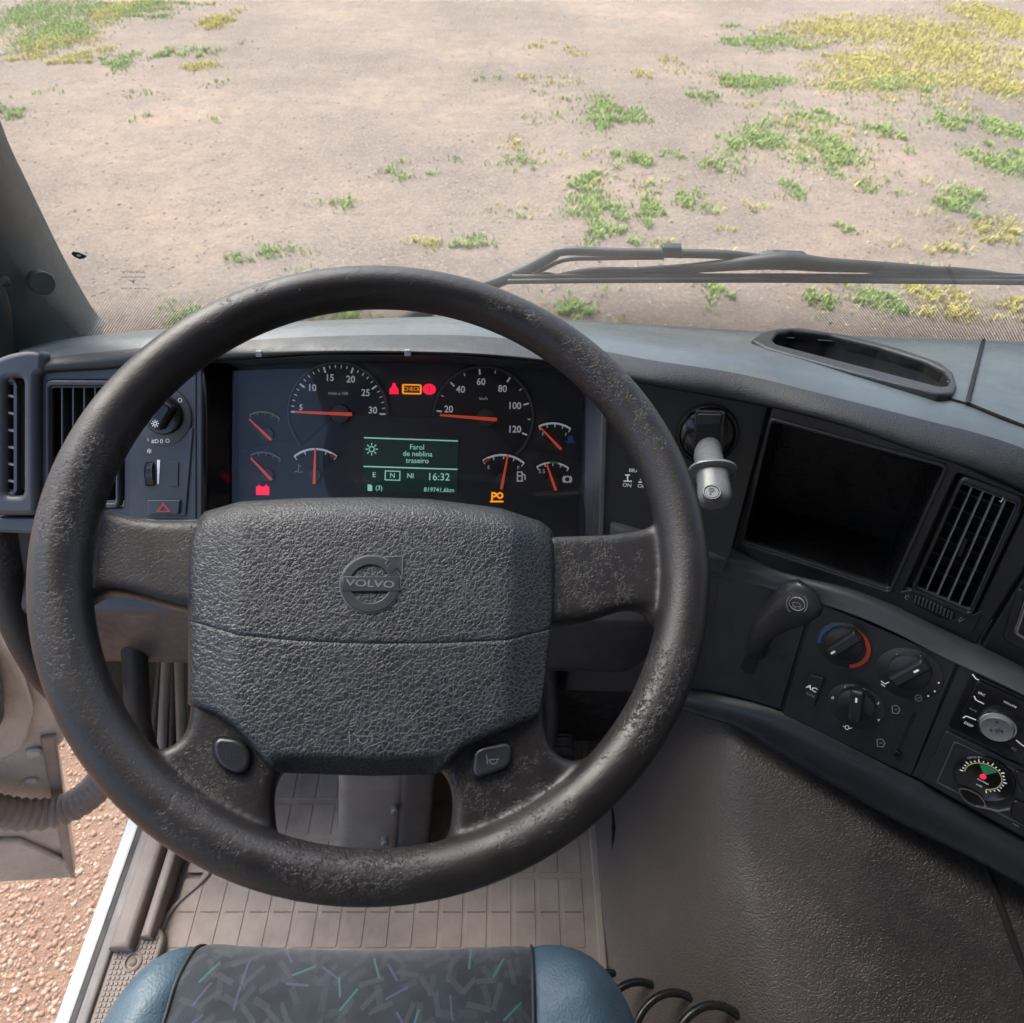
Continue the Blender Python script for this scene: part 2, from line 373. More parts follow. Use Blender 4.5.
def tube(name, pts, rad, mat, parent=None, seg=14, n=6, flatten=1.0, fax=None, smooth=60):
    P = catmull(pts, n) if n > 1 else [Vector(p) for p in pts]
    m = len(P); rr = [rad] * m if isinstance(rad, (int, float)) else [float(np.interp(i / (m - 1), np.linspace(0, 1, len(rad)), rad)) for i in range(m)]
    rows = []; prev = None
    for i, p in enumerate(P):
        d = (P[min(i + 1, m - 1)] - P[max(i - 1, 0)]).normalized()
        if fax is not None: a = (Vector(fax) - d * d.dot(Vector(fax))).normalized()
        else:
            a = prev if prev is not None else (Vector((0, 0, 1)) if abs(d.z) < 0.9 else Vector((1, 0, 0)))
            a = (a - d * d.dot(a)).normalized(); prev = a
        b = d.cross(a)
        rows.append([p + (a * math.cos(2 * math.pi * k / seg) * flatten + b * math.sin(2 * math.pi * k / seg)) * rr[i] for k in range(seg)])
    return loft(name, rows, mat, parent, closed=True, caps=True, smooth=smooth)
def rounded(pts, r, n=5):
    """round the corners of a 2D polygon"""
    if r <= 0: return [tuple(p) for p in pts]
    P = [Vector((p[0], p[1])) for p in pts]; out = []
    for i, p in enumerate(P):
        a, b = P[i - 1] - p, P[(i + 1) % len(P)] - p
        k = min(r, a.length * 0.48, b.length * 0.48); s, e = p + a.normalized() * k, p + b.normalized() * k
        for j in range(n + 1):
            t = j / n; q = s * (1 - t) ** 2 + p * 2 * t * (1 - t) + e * t * t; out.append((q.x, q.y))
    return out
def slab2(name, pl, loops, h0, h1, mat, parent=None, bev=0.0, smooth=35):
    """loops in plane coordinates (m): first outline, then holes; solid from h0 to h1 along the normal"""
    cu = bpy.data.curves.new(name, 'CURVE'); cu.dimensions = '2D'; cu.fill_mode = 'BOTH'
    bev = min(bev, (h1 - h0) * 0.45)
    cu.extrude = (h1 - h0) / 2 - bev; cu.bevel_depth = bev; cu.bevel_resolution = 2; cu.offset = -bev
    for lp in loops:
        sp = cu.splines.new('POLY'); sp.points.add(len(lp) - 1); sp.use_cyclic_u = True
        for q, c in zip(sp.points, lp): q.co = (c[0], c[1], 0, 1)
    o = bpy.data.objects.new(name, cu); me = bpy.data.meshes.new_from_object(o)
    bpy.data.objects.remove(o); bpy.data.curves.remove(cu)
    me.transform(pl.M @ Matrix.Translation((0, 0, (h0 + h1) / 2)))
    return finish(name, me, mat, parent, smooth)
def slab(name, pl, loops, h0, h1, mat, parent=None, bev=0.0, rad=0.0, smooth=35):
    """loops in photo pixels read on the plane's front face"""
    L = []
    rads = rad if isinstance(rad, (list, tuple)) else [rad] * len(loops)
    for lp, r in zip(loops, rads): L.append(rounded([pl.l2(x, y, h1) for x, y in lp], r))
    return slab2(name, pl, L, h0, h1, mat, parent, bev, smooth)
def circle(c, r, n=40, a0=0, a1=360, ry=None):
    full = a1 - a0 >= 360
    return [(c[0] + r * math.cos(R(a0 + (a1 - a0) * i / (n if full else n - 1))), c[1] + (ry or r) * math.sin(R(a0 + (a1 - a0) * i / (n if full else n - 1)))) for i in range(n)]
def band(c, r0, r1, a0, a1, n=28):
    return circle(c, r1, n, a0, a1) + circle(c, r0, n, a0, a1)[::-1]
def stroke(a, b, w):
    a, b = Vector(a), Vector(b); d = (b - a).normalized(); p = Vector((-d.y, d.x)) * w / 2
    return [tuple(a + p), tuple(b + p), tuple(b - p), tuple(a - p)]
def lathe(name, pl, c, prof, mat, parent=None, seg=40, smooth=40):
    rows = [[pl.g(c[0] + r * math.cos(2 * math.pi * k / seg), c[1] + r * math.sin(2 * math.pi * k / seg), h) for k in range(seg)] for r, h in prof]
    return loft(name, rows, mat, parent, closed=True, caps=True, smooth=smooth)
def text(pl, px, py, s, hpx, mat, parent, h=0.0006, rot=0.0, name='lettering', sx=1.0, c=None, mp=None, depth=0.0002, bold=0.0):
    cu = bpy.data.curves.new(name, 'FONT'); cu.body = s; cu.align_x = 'CENTER'; cu.align_y = 'CENTER'
    mp = mp or pl.mpp(px, py); cu.size = hpx * mp / 0.72; cu.extrude = 0; cu.offset = bold; cu.resolution_u = 3
    o = bpy.data.objects.new(name, cu); me = bpy.data.meshes.new_from_object(o)
    bpy.data.objects.remove(o); bpy.data.curves.remove(cu)
    c = c or pl.l2(px, py, h)
    me.transform(pl.M @ Matrix.Translation((c[0], c[1], h)) @ Matrix.Rotation(R(rot), 4, 'Z') @ Matrix.Diagonal((sx, 1, 1, 1)))
    return finish(name, me, mat, parent, 0)
def lines(name, pl, segs, w, mat, parent, h0=0.0, h1=0.0006):
    """an icon drawn as short strokes, photo pixels"""
    v, f = [], []
    for a, b in segs:
        q = stroke(pl.l2(a[0], a[1], h1), pl.l2(b[0], b[1], h1), w); i = len(v)
        v += [pl.g(x, y, h1) for x, y in q]; f.append((i, i + 1, i + 2, i + 3))
    return mesh(name, v, f, mat, parent, 0)
def poly_arc(cx, cy, r, a0, a1, n=8):
    p = [(cx + r * math.cos(R(a0 + (a1 - a0) * i / n)), cy - r * math.sin(R(a0 + (a1 - a0) * i / n))) for i in range(n + 1)]
    return list(zip(p[:-1], p[1:]))
def circ3(a, b, c):
    ax, ay, bx, by, cx, cy = *a, *b, *c
    d = 2 * (ax * (by - cy) + bx * (cy - ay) + cx * (ay - by))
    ux = ((ax * ax + ay * ay) * (by - cy) + (bx * bx + by * by) * (cy - ay) + (cx * cx + cy * cy) * (ay - by)) / d
    uy = ((ax * ax + ay * ay) * (cx - bx) + (bx * bx + by * by) * (ax - cx) + (cx * cx + cy * cy) * (bx - ax)) / d
    return (ux, uy), math.hypot(ax - ux, ay - uy)
def struct(o): o['kind'] = 'structure'; return o
def inside(p, poly):
    x, y = p; c = False
    for i in range(len(poly)):
        (x1, y1), (x2, y2) = poly[i - 1], poly[i]
        if (y1 > y) != (y2 > y) and x < (x2 - x1) * (y - y1) / (y2 - y1) + x1: c = not c
    return c

# ------------------------------------------------------------------ the setting: ground, cab floor
FLOOR = 1.375
g = mesh('ground', [(-90, -40, 0), (90, -40, 0), (90, 140, 0), (-90, 140, 0)], [(0, 1, 2, 3)], 'gravel_soil'); struct(g)
fl = mesh('cab_floor', [(-0.60, -0.9, FLOOR), (1.5, -0.9, FLOOR), (1.5, 0.92, FLOOR), (-0.60, 0.92, FLOOR),
                        (-0.60, -0.9, FLOOR - 0.06), (1.5, -0.9, FLOOR - 0.06), (1.5, 0.92, FLOOR - 0.06), (-0.60, 0.92, FLOOR - 0.06)],
          [(0, 1, 2, 3), (7, 6, 5, 4), (0, 4, 5, 1), (1, 5, 6, 2), (2, 6, 7, 3), (3, 7, 4, 0)], 'sill_trim'); struct(fl)
fw = mesh('firewall', [(-0.585, 0.80, FLOOR), (1.5, 0.80, FLOOR), (1.5, 0.80, 1.93), (-0.585, 0.80, 1.93),
                       (-0.585, 0.83, FLOOR), (1.5, 0.83, FLOOR), (1.5, 0.83, 1.93), (-0.585, 0.83, 1.93)],
          [(0, 1, 2, 3), (7, 6, 5, 4), (0, 4, 5, 1), (1, 5, 6, 2), (2, 6, 7, 3), (3, 7, 4, 0)], 'firewall'); struct(fw)

# grass tufts and pebbles lie on the ground where the photograph shows them
def blades(patches, name, mat):
    v, f = [], []
    for (px, py, wpx, hpx, dens) in patches:
        c = atZ(px, py, 0); rx = abs(atZ(px + wpx / 2, py, 0).x - c.x); ry = abs(atZ(px, py - hpx / 2, 0).y - c.y)
        n = int(dens * max(150, min(4200, rx * ry * 11000)))
        sub = [(random.gauss(0, 0.5), random.gauss(0, 0.5), random.uniform(0.15, 0.6)) for _ in range(max(5, n // 70))]
        for _ in range(n):
            s = random.choice(sub)
            x = c.x + rx * (s[0] + random.gauss(0, s[2] * 0.5)); y = c.y + ry * (s[1] + random.gauss(0, s[2] * 0.5))
            h = random.uniform(0.012, 0.045); a = random.uniform(0, 6.283); l = random.uniform(0.3, 1.3) * h; wd = random.uniform(0.004, 0.008)
            dx, dy = math.cos(a), math.sin(a); i = len(v)
            v += [(x - dy * wd, y + dx * wd, -0.003), (x + dy * wd, y - dx * wd, -0.003),
                  (x + dx * l * 0.45 + dy * wd * .8, y + dy * l * 0.45 - dx * wd * .8, h * 0.75), (x + dx * l * 0.45 - dy * wd * .8, y + dy * l * 0.45 + dx * wd * .8, h * 0.75),
                  (x + dx * l, y + dy * l, h)]
            f += [(i, i + 1, i + 2, i + 3), (i + 3, i + 2, i + 4)]
    o = mesh(name, v, f, mat, None, 0, recalc=False); o['kind'] = 'stuff'; return o
GG = [(610, 112, 46, 24, 1), (755, 142, 62, 24, 1), (826, 152, 62, 38, 1), (630, 157, 40, 16, 1), (587, 182, 40, 14, 1), (582, 208, 56, 26, 1), (642, 211, 30, 22, 1),
      (690, 200, 40, 14, .7), (612, 236, 50, 24, 1), (712, 168, 26, 12, .7), (796, 190, 26, 14, .8), (880, 132, 30, 16, .8), (945, 121, 44, 14, .9), (960, 205, 56, 26, 1),
      (1010, 132, 44, 24, 1), (1010, 165, 44, 30, 1), (752, 84, 70, 16, .8), (740, 80, 40, 12, .6), (700, 97, 24, 10, .7), (810, 115, 40, 14, .6), (890, 85, 70, 18, .8),
      (880, 298, 50, 24, 1.2), (713, 290, 32, 20, 1), (572, 308, 50, 26, 1), (655, 213, 20, 10, .5), (772, 42, 80, 14, .6), (870, 185, 30, 10, .5), (850, 230, 20, 8, .4), (520, 163, 20, 12, .5),
      (340, 205, 30, 10, .4), (395, 175, 30, 12, .4), (272, 256, 40, 14, .5), (330, 310, 50, 16, .5), (180, 320, 50, 20, .6), (352, 318, 60, 16, .7), (470, 243, 50, 10, .5),
      (60, 32, 60, 28, 1), (30, 15, 80, 30, .8), (125, 62, 30, 12, .8), (165, 55, 26, 10, .7), (140, 8, 90, 12, .7), (210, 52, 20, 8, .5), (10, 115, 30, 10, .5), (240, 260, 20, 8, .4), (820, 300, 40, 20, .7)]
GY = [(830, 30, 80, 16, .9), (900, 30, 150, 26, 1), (960, 55, 150, 34, 1), (890, 78, 120, 24, 1), (1000, 84, 60, 22, 1), (1000, 20, 60, 26, 1), (868, 60, 60, 18, .8),
      (1000, 235, 50, 20, .8), (940, 300, 60, 40, 1), (1010, 310, 40, 18, .8), (945, 250, 40, 12, .5), (45, 45, 70, 20, .6), (220, 20, 30, 14, .7), (190, 68, 30, 10, .6), (640, 75, 20, 8, .3), (430, 243, 30, 12, .5), (78, 60, 40, 12, .6), (120, 10, 40, 16, .6)]
GG += [(x, y, w_ * 1.9, h_ * 1.9, .11) for x, y, w_, h_, d_ in GG]; GY += [(x, y, w_ * 1.6, h_ * 1.6, .14) for x, y, w_, h_, d_ in GY]
GY += [(random.uniform(500, 1030), random.uniform(20, 300), 40, 12, .12) for _ in range(40)]; GG += [(random.uniform(450, 1030), random.uniform(60, 300), 36, 12, .10) for _ in range(24)] + [(random.uniform(0, 260), random.uniform(0, 120), 30, 10, .12) for _ in range(20)]
gr = blades(GG, 'grass', 'grass_green'); gy = blades(GY, 'dry_grass', 'grass_yellow')
def pebbles():
    ico = bmesh.new(); bmesh.ops.create_icosphere(ico, subdivisions=1, radius=1.0)
    bv = [x.co.copy() for x in ico.verts]; bf = [tuple(q.index for q in x.verts) for x in ico.faces]; ico.free()
    v, f = [], []
    def put(x, y, s):
        a = random.uniform(0, 6.283); ca, sa = math.cos(a), math.sin(a); q = (random.uniform(.7, 1.4), random.uniform(.6, 1.1), random.uniform(.35, .7)) ; i = len(v)
        for b in bv:
            k = 1 + random.uniform(-.18, .18); X, Y, Z = b.x * q[0] * s * k, b.y * q[1] * s * k, b.z * q[2] * s * k
            v.append((x + X * ca - Y * sa, y + X * sa + Y * ca, Z + s * 0.02))
        for t in bf: f.append(tuple(i + k for k in t))
    for _ in range(7000):
        px, py = random.uniform(-60, 1084), random.uniform(-20, 335)
        c = atZ(px, py, 0)
        if c.y < 45: put(c.x, c.y, random.choice((.004, .005, .006, .008, .010, .013)) * (1 + c.y * .03))
    o = mesh('gravel', v, f, 'pebble', None, 180, recalc=False); o['kind'] = 'stuff'
    v.clear(); f.clear()
    for _ in range(6500):
        c = atZ(random.uniform(-90, 130), random.uniform(690, 1050), 0); put(c.x, c.y, random.choice((.0025, .003, .003, .0035, .004, .0045, .005, .006, .008, .011)))
    o = mesh('clay_gravel', v, f, 'clay_pebble', None, 180, recalc=False); o['kind'] = 'stuff'
pebbles()

# ------------------------------------------------------------------ windscreen, frit band, pillar
GZ = 2.08
gl = [atZ(x, y, GZ) for x, y in ((30, 341), (88, 330), (200, 321), (320, 315), (450, 311), (600, 316), (750, 325), (870, 331), (1024, 336), (1150, 342), (1300, 352))]
glc = catmull(gl, 6)
def glass_at(p, h, o=0.0): return Vector((p.x + 0.0, p.y - 0.24 * h + o, GZ + h))
ws = thing('windscreen', 'large dusty windscreen with black dotted lower border above the dashboard', 'windscreen', gl[4])
hs = [-0.05, 0, 0.05, 0.1, 0.2, 0.3, 0.45, 0.6, 0.8]
pane = loft('pane', [[glass_at(p, h) for p in glc] for h in hs], 'windscreen_glass', ws, smooth=180)
# frit band on the inner face
FH = [-0.03, 0.0, 0.02, 0.04, 0.06, 0.08]
glf = glc[5:]
fr = loft('dotted_border', [[glass_at(p, h, -0.004) for p in glf] for h in FH], 'frit_dots', ws, smooth=180)
cum = [0.0]
for a, b in zip(glf[:-1], glf[1:]): cum.append(cum[-1] + (b - a).length)
uvl = fr.data.uv_layers.new(name='UVMap')
for poly in fr.data.polygons:
    for li in poly.loop_indices:
        vi = fr.data.loops[li].vertex_index; i, j = divmod(vi, len(glf)); uvl.data[li].uv = (cum[j], FH[i])
tube('lower_seal', [glass_at(p, -0.030, -0.002) for p in gl], 0.007, 'rubber', ws, 8, 6)
# marks etched on the glass and a stone chip, both on the pane near the pillar
def glass_plane(px, py):
    lo, hi = 0.0, 2.0
    best = min(((ray(px, py), p) for p in glc), key=lambda q: abs((512 + F * (q[1] - CAM).dot(RGT) / -(q[1] - CAM).dot(BCK)) - px))[1]
    return Plane(glass_at(best, 0, -0.006), 0, -13.5 + 0)
gp = glass_plane(140, 290)
flat('etched', (0.10, 0.085, 0.075), 0.7)
for s, x, y, hp, sx in (('VOLVO', 133, 272, 3.2, 1.6), ('LAMINATED', 134, 277, 2.0, 1.5), ('Y', 133, 282, 5.0, 1.6), ('AS1 M 43R-001', 135, 288.5, 2.0, 1.6), ('E4', 137, 292, 2.2, 1.3)):
    text(gp, x, y, s, hp, 'etched', ws, h=0.0, name='etched_mark', sx=sx)
gc = Plane(gp.o, 0, -13.5)
cc = gc.l2(79, 255)
flat('chip_dark', (0.02, 0.04, 0.035), 0.15); flat('chip_pale', (0.45, 0.55, 0.5), 0.2)
slab2('stone_chip', gc, [[(cc[0] + x * .001, cc[1] + y * .001) for x, y in ((-7, 2), (-4, 5), (1, 4), (5, 1), (8, -1), (4, -4), (-2, -5), (-6, -2))]], 0, 0.0006, 'chip_dark', ws)
slab2('chip_core', gc, [circle(cc, .0022, 12, ry=.0014)], 0.0006, 0.0010, 'chip_pale', ws)

pil = thing('windscreen_pillar', 'dark green-grey windscreen pillar trim with round cap at the left edge', 'pillar', W(20, 330, .82))
Re = [(98, 346, .845), (84, 330, .855), (58, 287, .81), (36, 245, .77), (14, 202, .72), (-8, 158, .68), (-40, 78, .60), (-90, -20, .52)]
Le = [(-6, 385, .80), (-12, 345, .77), (-22, 300, .735), (-40, 250, .70), (-65, 200, .66), (-95, 150, .62), (-140, 70, .55), (-200, -30, .48)]
rows = []
for (a, b) in zip(Re, Le):
    A, B = W(*a), W(*b); r_ = []
    r_.append(A + Vector((-.01, .05, 0)))
    for k in range(9):
        t = k / 8; r_.append(A.lerp(B, t) + Vector((0.1, -0.75, 0.1)) * 0.012 * math.sin(math.pi * min(1, t * 1.15)) ** 0.8)
    r_.append(B + Vector((-.05, .03, 0))); rows.append(r_)
rows2 = [catmull(c, 4) for c in zip(*rows)]
loft('pillar_trim', rows2, 'pillar_trim', pil, smooth=70)
q = W(43, 283, .765)
cp = Plane(q + Vector((.000, -.0025, 0)), -50, 10)
lathe('screw_cap', cp, cp.l2(43, 283), [(.0125, -.012), (.0125, .0005), (.0115, .0018), (.0, .002)], 'pillar_trim', pil, 28)

# ------------------------------------------------------------------ windscreen wiper outside the glass
wp = thing('windscreen_wiper', 'black wiper with jointed arm resting low across the outside of windscreen', 'wiper', atZ(760, 285, GZ + .05))
def og(px, py, o=0.035):
    # the pixel's point on a sheet o metres outside the pane
    best = None
    for k in range(len(glc)):
        p = glc[k]; d = ray(px, py)
        den = d.y + 0.24 * d.z
        t = (p.y + 0.24 * (GZ - CAM.z) + o - CAM.y) / den
        X = CAM.x + d.x * t
        e = abs(X - p.x)
        if best is None or e < best[0]: best = (e, CAM + d * t)
    return best[1]
plastic('wiper_black', (0.016, 0.021, 0.021), 0.45, 400, 0.2, 0.0005, dust=0.08)
tube('rubber_blade', [og(x, y) for x, y in ((508, 281.5), (600, 280.5), (760, 280), (900, 281), (1060, 283), (1200, 287))], .0034, 'wiper_black', wp, 8, 4)
tube('blade_rail', [og(x, y, .042) for x, y in ((512, 277), (600, 276.5), (760, 276), (900, 277), (1060, 279), (1200, 283))], .0034, 'wiper_black', wp, 8, 4)
tube('primary_yoke', [og(x, y, .047) for x, y in ((625, 271), (690, 268), (750, 263), (785, 261), (830, 265), (900, 268), (944, 271))], [.004, .006, .0085, .011, .0085, .006, .004], 'wiper_black', wp, 8, 4)
for a in (((557, 276), (590, 271), (628, 271), (660, 273), (702, 277)), ((870, 277), (905, 272), (942, 270.5), (980, 273), (1015, 277))):
    tube('secondary_yoke', [og(x, y, .047) for x, y in a], [.003, .0045, .005, .0045, .003], 'wiper_black', wp, 8, 4)
for a in (((520, 278), (545, 274), (557, 275.5), (580, 276), (598, 279)), ((645, 278), (680, 274), (702, 275), (725, 279)), ((847, 278), (875, 274.5), (900, 275), (925, 279)), ((970, 279), (1000, 275), (1024, 276))):
    tube('claw', [og(x, y, .046) for x, y in a], .0025, 'wiper_black', wp, 6, 4)
tube('wiper_arm', [og(x, y, .055) for x, y in ((772, 262), (730, 255), (690, 253.5), (620, 252.5), (566, 251), (552, 256), (530, 268), (500, 281), (470, 292), (430, 309), (400, 325))], [.007, .0055, .0055, .0055, .0055, .0065, .008, .008, .009, .010, .011], 'wiper_black', wp, 10, 5)
tube('arm_rod', [og(x, y, .06) for x, y in ((664, 257), (600, 258), (563, 260), (535, 273), (510, 279))], .0035, 'wiper_black', wp, 6, 4)
pw = Plane(og(672, 254, .05), 0, -13.5)
slab('arm_clip', pw, [[(663, 248), (682, 248.5), (683, 259), (662, 258)]], 0, .010, 'wiper_black', wp, .0015, .001)
slab('pivot_block', pw, [[(760, 257), (775, 254.5), (805, 256), (812, 262), (806, 269), (766, 268)]], -.004, .006, 'wiper_black', wp, .002, .003)
slab('pivot_pin', pw, [[(781, 258), (787, 258), (787, 262), (781, 262)]], .006, .009, 'rubber', wp, .001, .002)

# ------------------------------------------------------------------ panel planes of the dashboard
LF = Plane(W(110, 440, .745), 0, 40)                 # fascia left of the wheel
CL = Plane(W(410, 440, .795), 0, 42, 1.4)            # instrument face
PK = Plane(W(840, 505, .705), 28, 8)                 # pocket and vent panel, turned to the driver
A_, B_ = W(604, 450, .735), PK.hit(752, 480)
CF = Plane(A_, math.degrees(math.atan2(-(B_.y - A_.y), B_.x - A_.x)), 22)
_q = PK.hit(815, 585)
HV = Plane(_q + PK.n * 0.012, 36, 18)                # heater, radio panel

db = thing('dashboard', 'blue-grey truck dashboard sweeping round the driver under the windscreen', 'dashboard', (0.2, .6, 1.74))
# top pad: columns of (glass px, crest px, crest height, lip px)
cols = [((20, 345), (22, 356), 2.118, (24, 378)), ((60, 334), (52, 351), 2.125, (46, 373)), ((120, 327), (112, 344), 2.13, (108, 369)), ((200, 321), (194, 337), 2.135, (190, 362)), ((320, 315), (318, 330), 2.137, (316, 353)),
        ((450, 311), (448, 328), 2.137, (446, 353)), ((540, 313.5), (532, 334), 2.137, (528, 359)), ((600, 316), (590, 341), 2.137, (584, 368)), ((660, 320), (652, 351), 2.138, (648, 384)),
        ((750, 325), (740, 364), 2.138, (732, 399)), ((870, 331), (838, 388), 2.138, (826, 420)), ((950, 333.5), (925, 408), 2.138, (918, 450)), ((1024, 336), (1005, 428), 2.138, (1000, 478)), ((1150, 342), (1120, 472), 2.138, (1110, 532)), ((1300, 352), (1260, 540), 2.138, (1240, 610))]
LIPT = []
def lip_world(x, y):
    if x < 206: return LF.hit(x, y, .004)
    if x < 600:
        k = (x - 206) / (600 - 206); a = (LF.hit(206, 362, .004) - CAM).dot(-BCK); b = (CF.hit(600, 372, .004) - CAM).dot(-BCK)
        return W(x, y, a * (1 - k) + b * k - .012 * math.sin(math.pi * k))
    if x < 770: return CF.hit(x, y, .006)
    return PK.hit(x, y, .006)
prof = []
for gx, cx, cz, lx in cols:
    Gp = atZ(gx[0], gx[1], GZ) + Vector((0, -.006, -.004)); Cp = atZ(cx[0], cx[1], cz); Lp = lip_world(*lx)
    Fp = Cp.lerp(Lp, .5) + (Vector((0, -1, .35))).normalized() * .010
    prof.append([Gp, Gp.lerp(Cp, .45) + Vector((0, 0, .004)), Gp.lerp(Cp, .82) + Vector((0, 0, .004)), Cp, Fp, Lp, Lp + Vector((0, .02, -.016)), Lp + Vector((0, .06, -.055))])
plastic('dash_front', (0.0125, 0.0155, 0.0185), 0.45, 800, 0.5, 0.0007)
prof = [catmull(p, 14) for p in prof]
prows = [catmull(c, 36) for c in zip(*prof)]
# speaker tray opening, read on the top sheet
TRY_IN = [(772, 341), (777, 334), (790, 331.5), (830, 336), (880, 348), (925, 362), (943, 371), (950, 381), (947, 387), (938, 388), (900, 378), (850, 365), (800, 352), (776, 346)]
TRY_OUT = [(751, 341), (760, 334), (778, 329.5), (800, 329), (850, 337), (900, 350), (940, 364), (953, 374), (957, 388), (953, 395), (940, 396), (900, 386), (850, 373), (800, 359), (765, 349)]
TP = Plane(atZ(850, 358, 2.113), 0, 90 - 12)
# tilt of the tray plane follows the sheet: fit from three sheet points
def topz(x, y):
    best = min((v for r in prows for v in r), key=lambda v: (v.x - x) ** 2 + (v.y - y) ** 2); return best.z
class PlaneN(Plane):
    def __init__(s, o, n, ux=Vector((1, 0, 0))):
        s.o = Vector(o); s.n = Vector(n).normalized(); s.u = (ux - s.n * s.n.dot(ux)).normalized(); s.v = s.n.cross(s.u)
        s.M = Matrix(((s.u.x, s.v.x, s.n.x, s.o.x), (s.u.y, s.v.y, s.n.y, s.o.y), (s.u.z, s.v.z, s.n.z, s.o.z), (0, 0, 0, 1)))
def sheet(px, py):
    """point of the top pad seen at this pixel: nearest vertex by angle"""
    best = None; d0 = ray(px, py).normalized()
    for r in prows[:48]:
        for v in r:
            e = (v - CAM).normalized().dot(d0)
            if best is None or e > best[0]: best = (e, v)
    return best[1]
a, b, c = sheet(762, 342), sheet(948, 388), sheet(880, 345)
nn = (b - a).cross(c - a); nn = nn if nn.z > 0 else -nn
TP = PlaneN((a + b + c) / 3 , nn, Vector((1, -.25, 0)))
tin = [TP.l2(x, y, .003) for x, y in TRY_IN]; tout = [TP.l2(x, y, .003) for x, y in TRY_OUT]
tin_w = [tuple(TP.g(x, y))[:2] for x, y in tin]
mid = [tuple((Vector(p) + Vector(q)) / 2) for p, q in ((TP.l2(x, y), TP.l2(x, y)) for x, y in TRY_IN)]
ctr0 = (sum(p[0] for p in tin) / len(tin), sum(p[1] for p in tin) / len(tin))
ctr1 = (sum(p[0] for p in tout) / len(tout), sum(p[1] for p in tout) / len(tout))
def hole_keep(cen): return not inside((cen.x, cen.y), [tuple(TP.g(*p))[:2] for p in [(ctr1[0] + (x - ctr1[0]) * .95, ctr1[1] + (y - ctr1[1]) * .84) for x, y in tout]])
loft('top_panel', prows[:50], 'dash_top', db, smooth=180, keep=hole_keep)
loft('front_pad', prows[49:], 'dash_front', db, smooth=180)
tr = slab2('tray_rim', TP, [rounded(tout, .004, 3), rounded(tin, .004, 3)], -.012, .005, 'dash_front', db, .003, smooth=50)
ctr = Vector((sum(p[0] for p in tin) / len(tin), sum(p[1] for p in tin) / len(tin)))
tinr = rounded(tin, .004, 3)
rowsb = [[TP.g(x, y, .001) for x, y in tinr], [TP.g(x, y, -.03) for x, y in tinr],
         [TP.g(ctr.x + (x - ctr.x) * .9, ctr.y + (y - ctr.y) * .8, -.045) for x, y in tinr]]
loft('tray_bowl', rowsb, 'black_matte', db, closed=True, smooth=60)
mesh('tray_floor', rowsb[-1], [tuple(range(len(tinr)))], 'black_matte', db, 0)
# grooves in the top: between the removable panel and the pad
def sheet_pts(pts, dz=.0006): return [sheet(x, y) + Vector((0, 0, dz)) for x, y in pts]
def dense(pts, n): 
    out = []
    for a, b in zip(pts[:-1], pts[1:]):
        for k in range(n): out.append((a[0] + (b[0] - a[0]) * k / n, a[1] + (b[1] - a[1]) * k / n))
    return out + [pts[-1]]
def sheet_line(pts, dz):
    """straight run on the pad between two pixels, pulled onto the sheet"""
    out = []
    for x, y in pts:
        d = ray(x, y); lo, hi = .4, 1.1
        t = (sheet(x, y) - CAM).dot(d) / d.dot(d); out.append(CAM + d * t + Vector((0, 0, dz)))
    return out
tube('panel_gap', sheet_line([(983, 341), (975, 372), (967, 405)], .0012), .0022, 'void', db, 6, 4)
tube('panel_gap', sheet_line([(966, 404), (1000, 418), (1030, 430), (1060, 444)], .0010), .0020, 'void', db, 6, 4)
tube('panel_gap', sheet_line([(966, 404), (930, 394), (880, 379), (830, 366), (790, 355)], .0004), .0016, 'void', db, 6, 4)
plastic('vane_grey', (0.16, 0.17, 0.175), 0.35, 900, 0.1, 0.0003)
plastic('pocket_black', (0.006, 0.0062, 0.0066), 0.30, 300, 0.1, 0.0004, spec=0.25)

# ------------------------------------------------------------------ dashboard fascia panels
slab('end_cap', LF, [[(-12, 362), (4, 354), (26, 349), (44, 351), (43, 371), (36, 375), (36, 516), (-12, 516)], [(4, 378), (22, 378), (22, 496), (4, 496)]], -.03, .012, 'fascia_grey', db, .006, [.008, .006])
slab('left_fascia', LF, [[(41, 372), (112, 366), (202, 359), (202, 540), (41, 520)], [(48, 380), (124, 380), (124, 508), (48, 508)]], -.012, .002, 'fascia_grey', db, .0015, [.003, .004])
slab('lower_strip', LF, [[(-12, 517), (210, 519), (210, 545), (-12, 532)]], -.03, .006, 'trim_silver', db, .004, .003)
# binnacle walls round the instrument face
def wall(name, front, back, mat, n=6):
    loft(name, [[p.lerp(q_, k / n) for p, q_ in zip(front, back)] for k in range(n + 1)], mat, db, smooth=40, thick=.002)
lf = [LF.hit(202, y) for y in (352, 440, 560)]; lb = [CL.hit(237, y) for y in (352, 440, 560)]
wall('binnacle_side', lf, lb, 'black_gloss')
rf = [CF.hit(x, y) for x, y in ((608, 366), (605, 450), (601, 560))]; rb = [CL.hit(x, y) for x, y in ((586, 366), (583, 450), (578, 560))]
wall('binnacle_side', rf, rb, 'bezel_grey')
slab('bezel_edge', CF, [[(603, 372), (609, 372), (604, 545), (598, 545)]], -.004, .003, 'bezel_grey', db, .002, .001)
tf = [lip_world(x, y) + Vector((0, .012, -.006)) for x, y in ((196, 364), (320, 356), (450, 356), (530, 362), (610, 374))]
tb = [CL.hit(x, y) for x, y in ((225, 352), (320, 350), (450, 350), (520, 352), (596, 358))]
wall('binnacle_roof', tf, tb, 'black_matte')
slab('hood_strip', CL, [[(236, 356), (410, 352), (588, 362), (588, 369), (500, 363), (410, 360), (236, 364)]], 0, .006, 'dash_dark', db, .001)
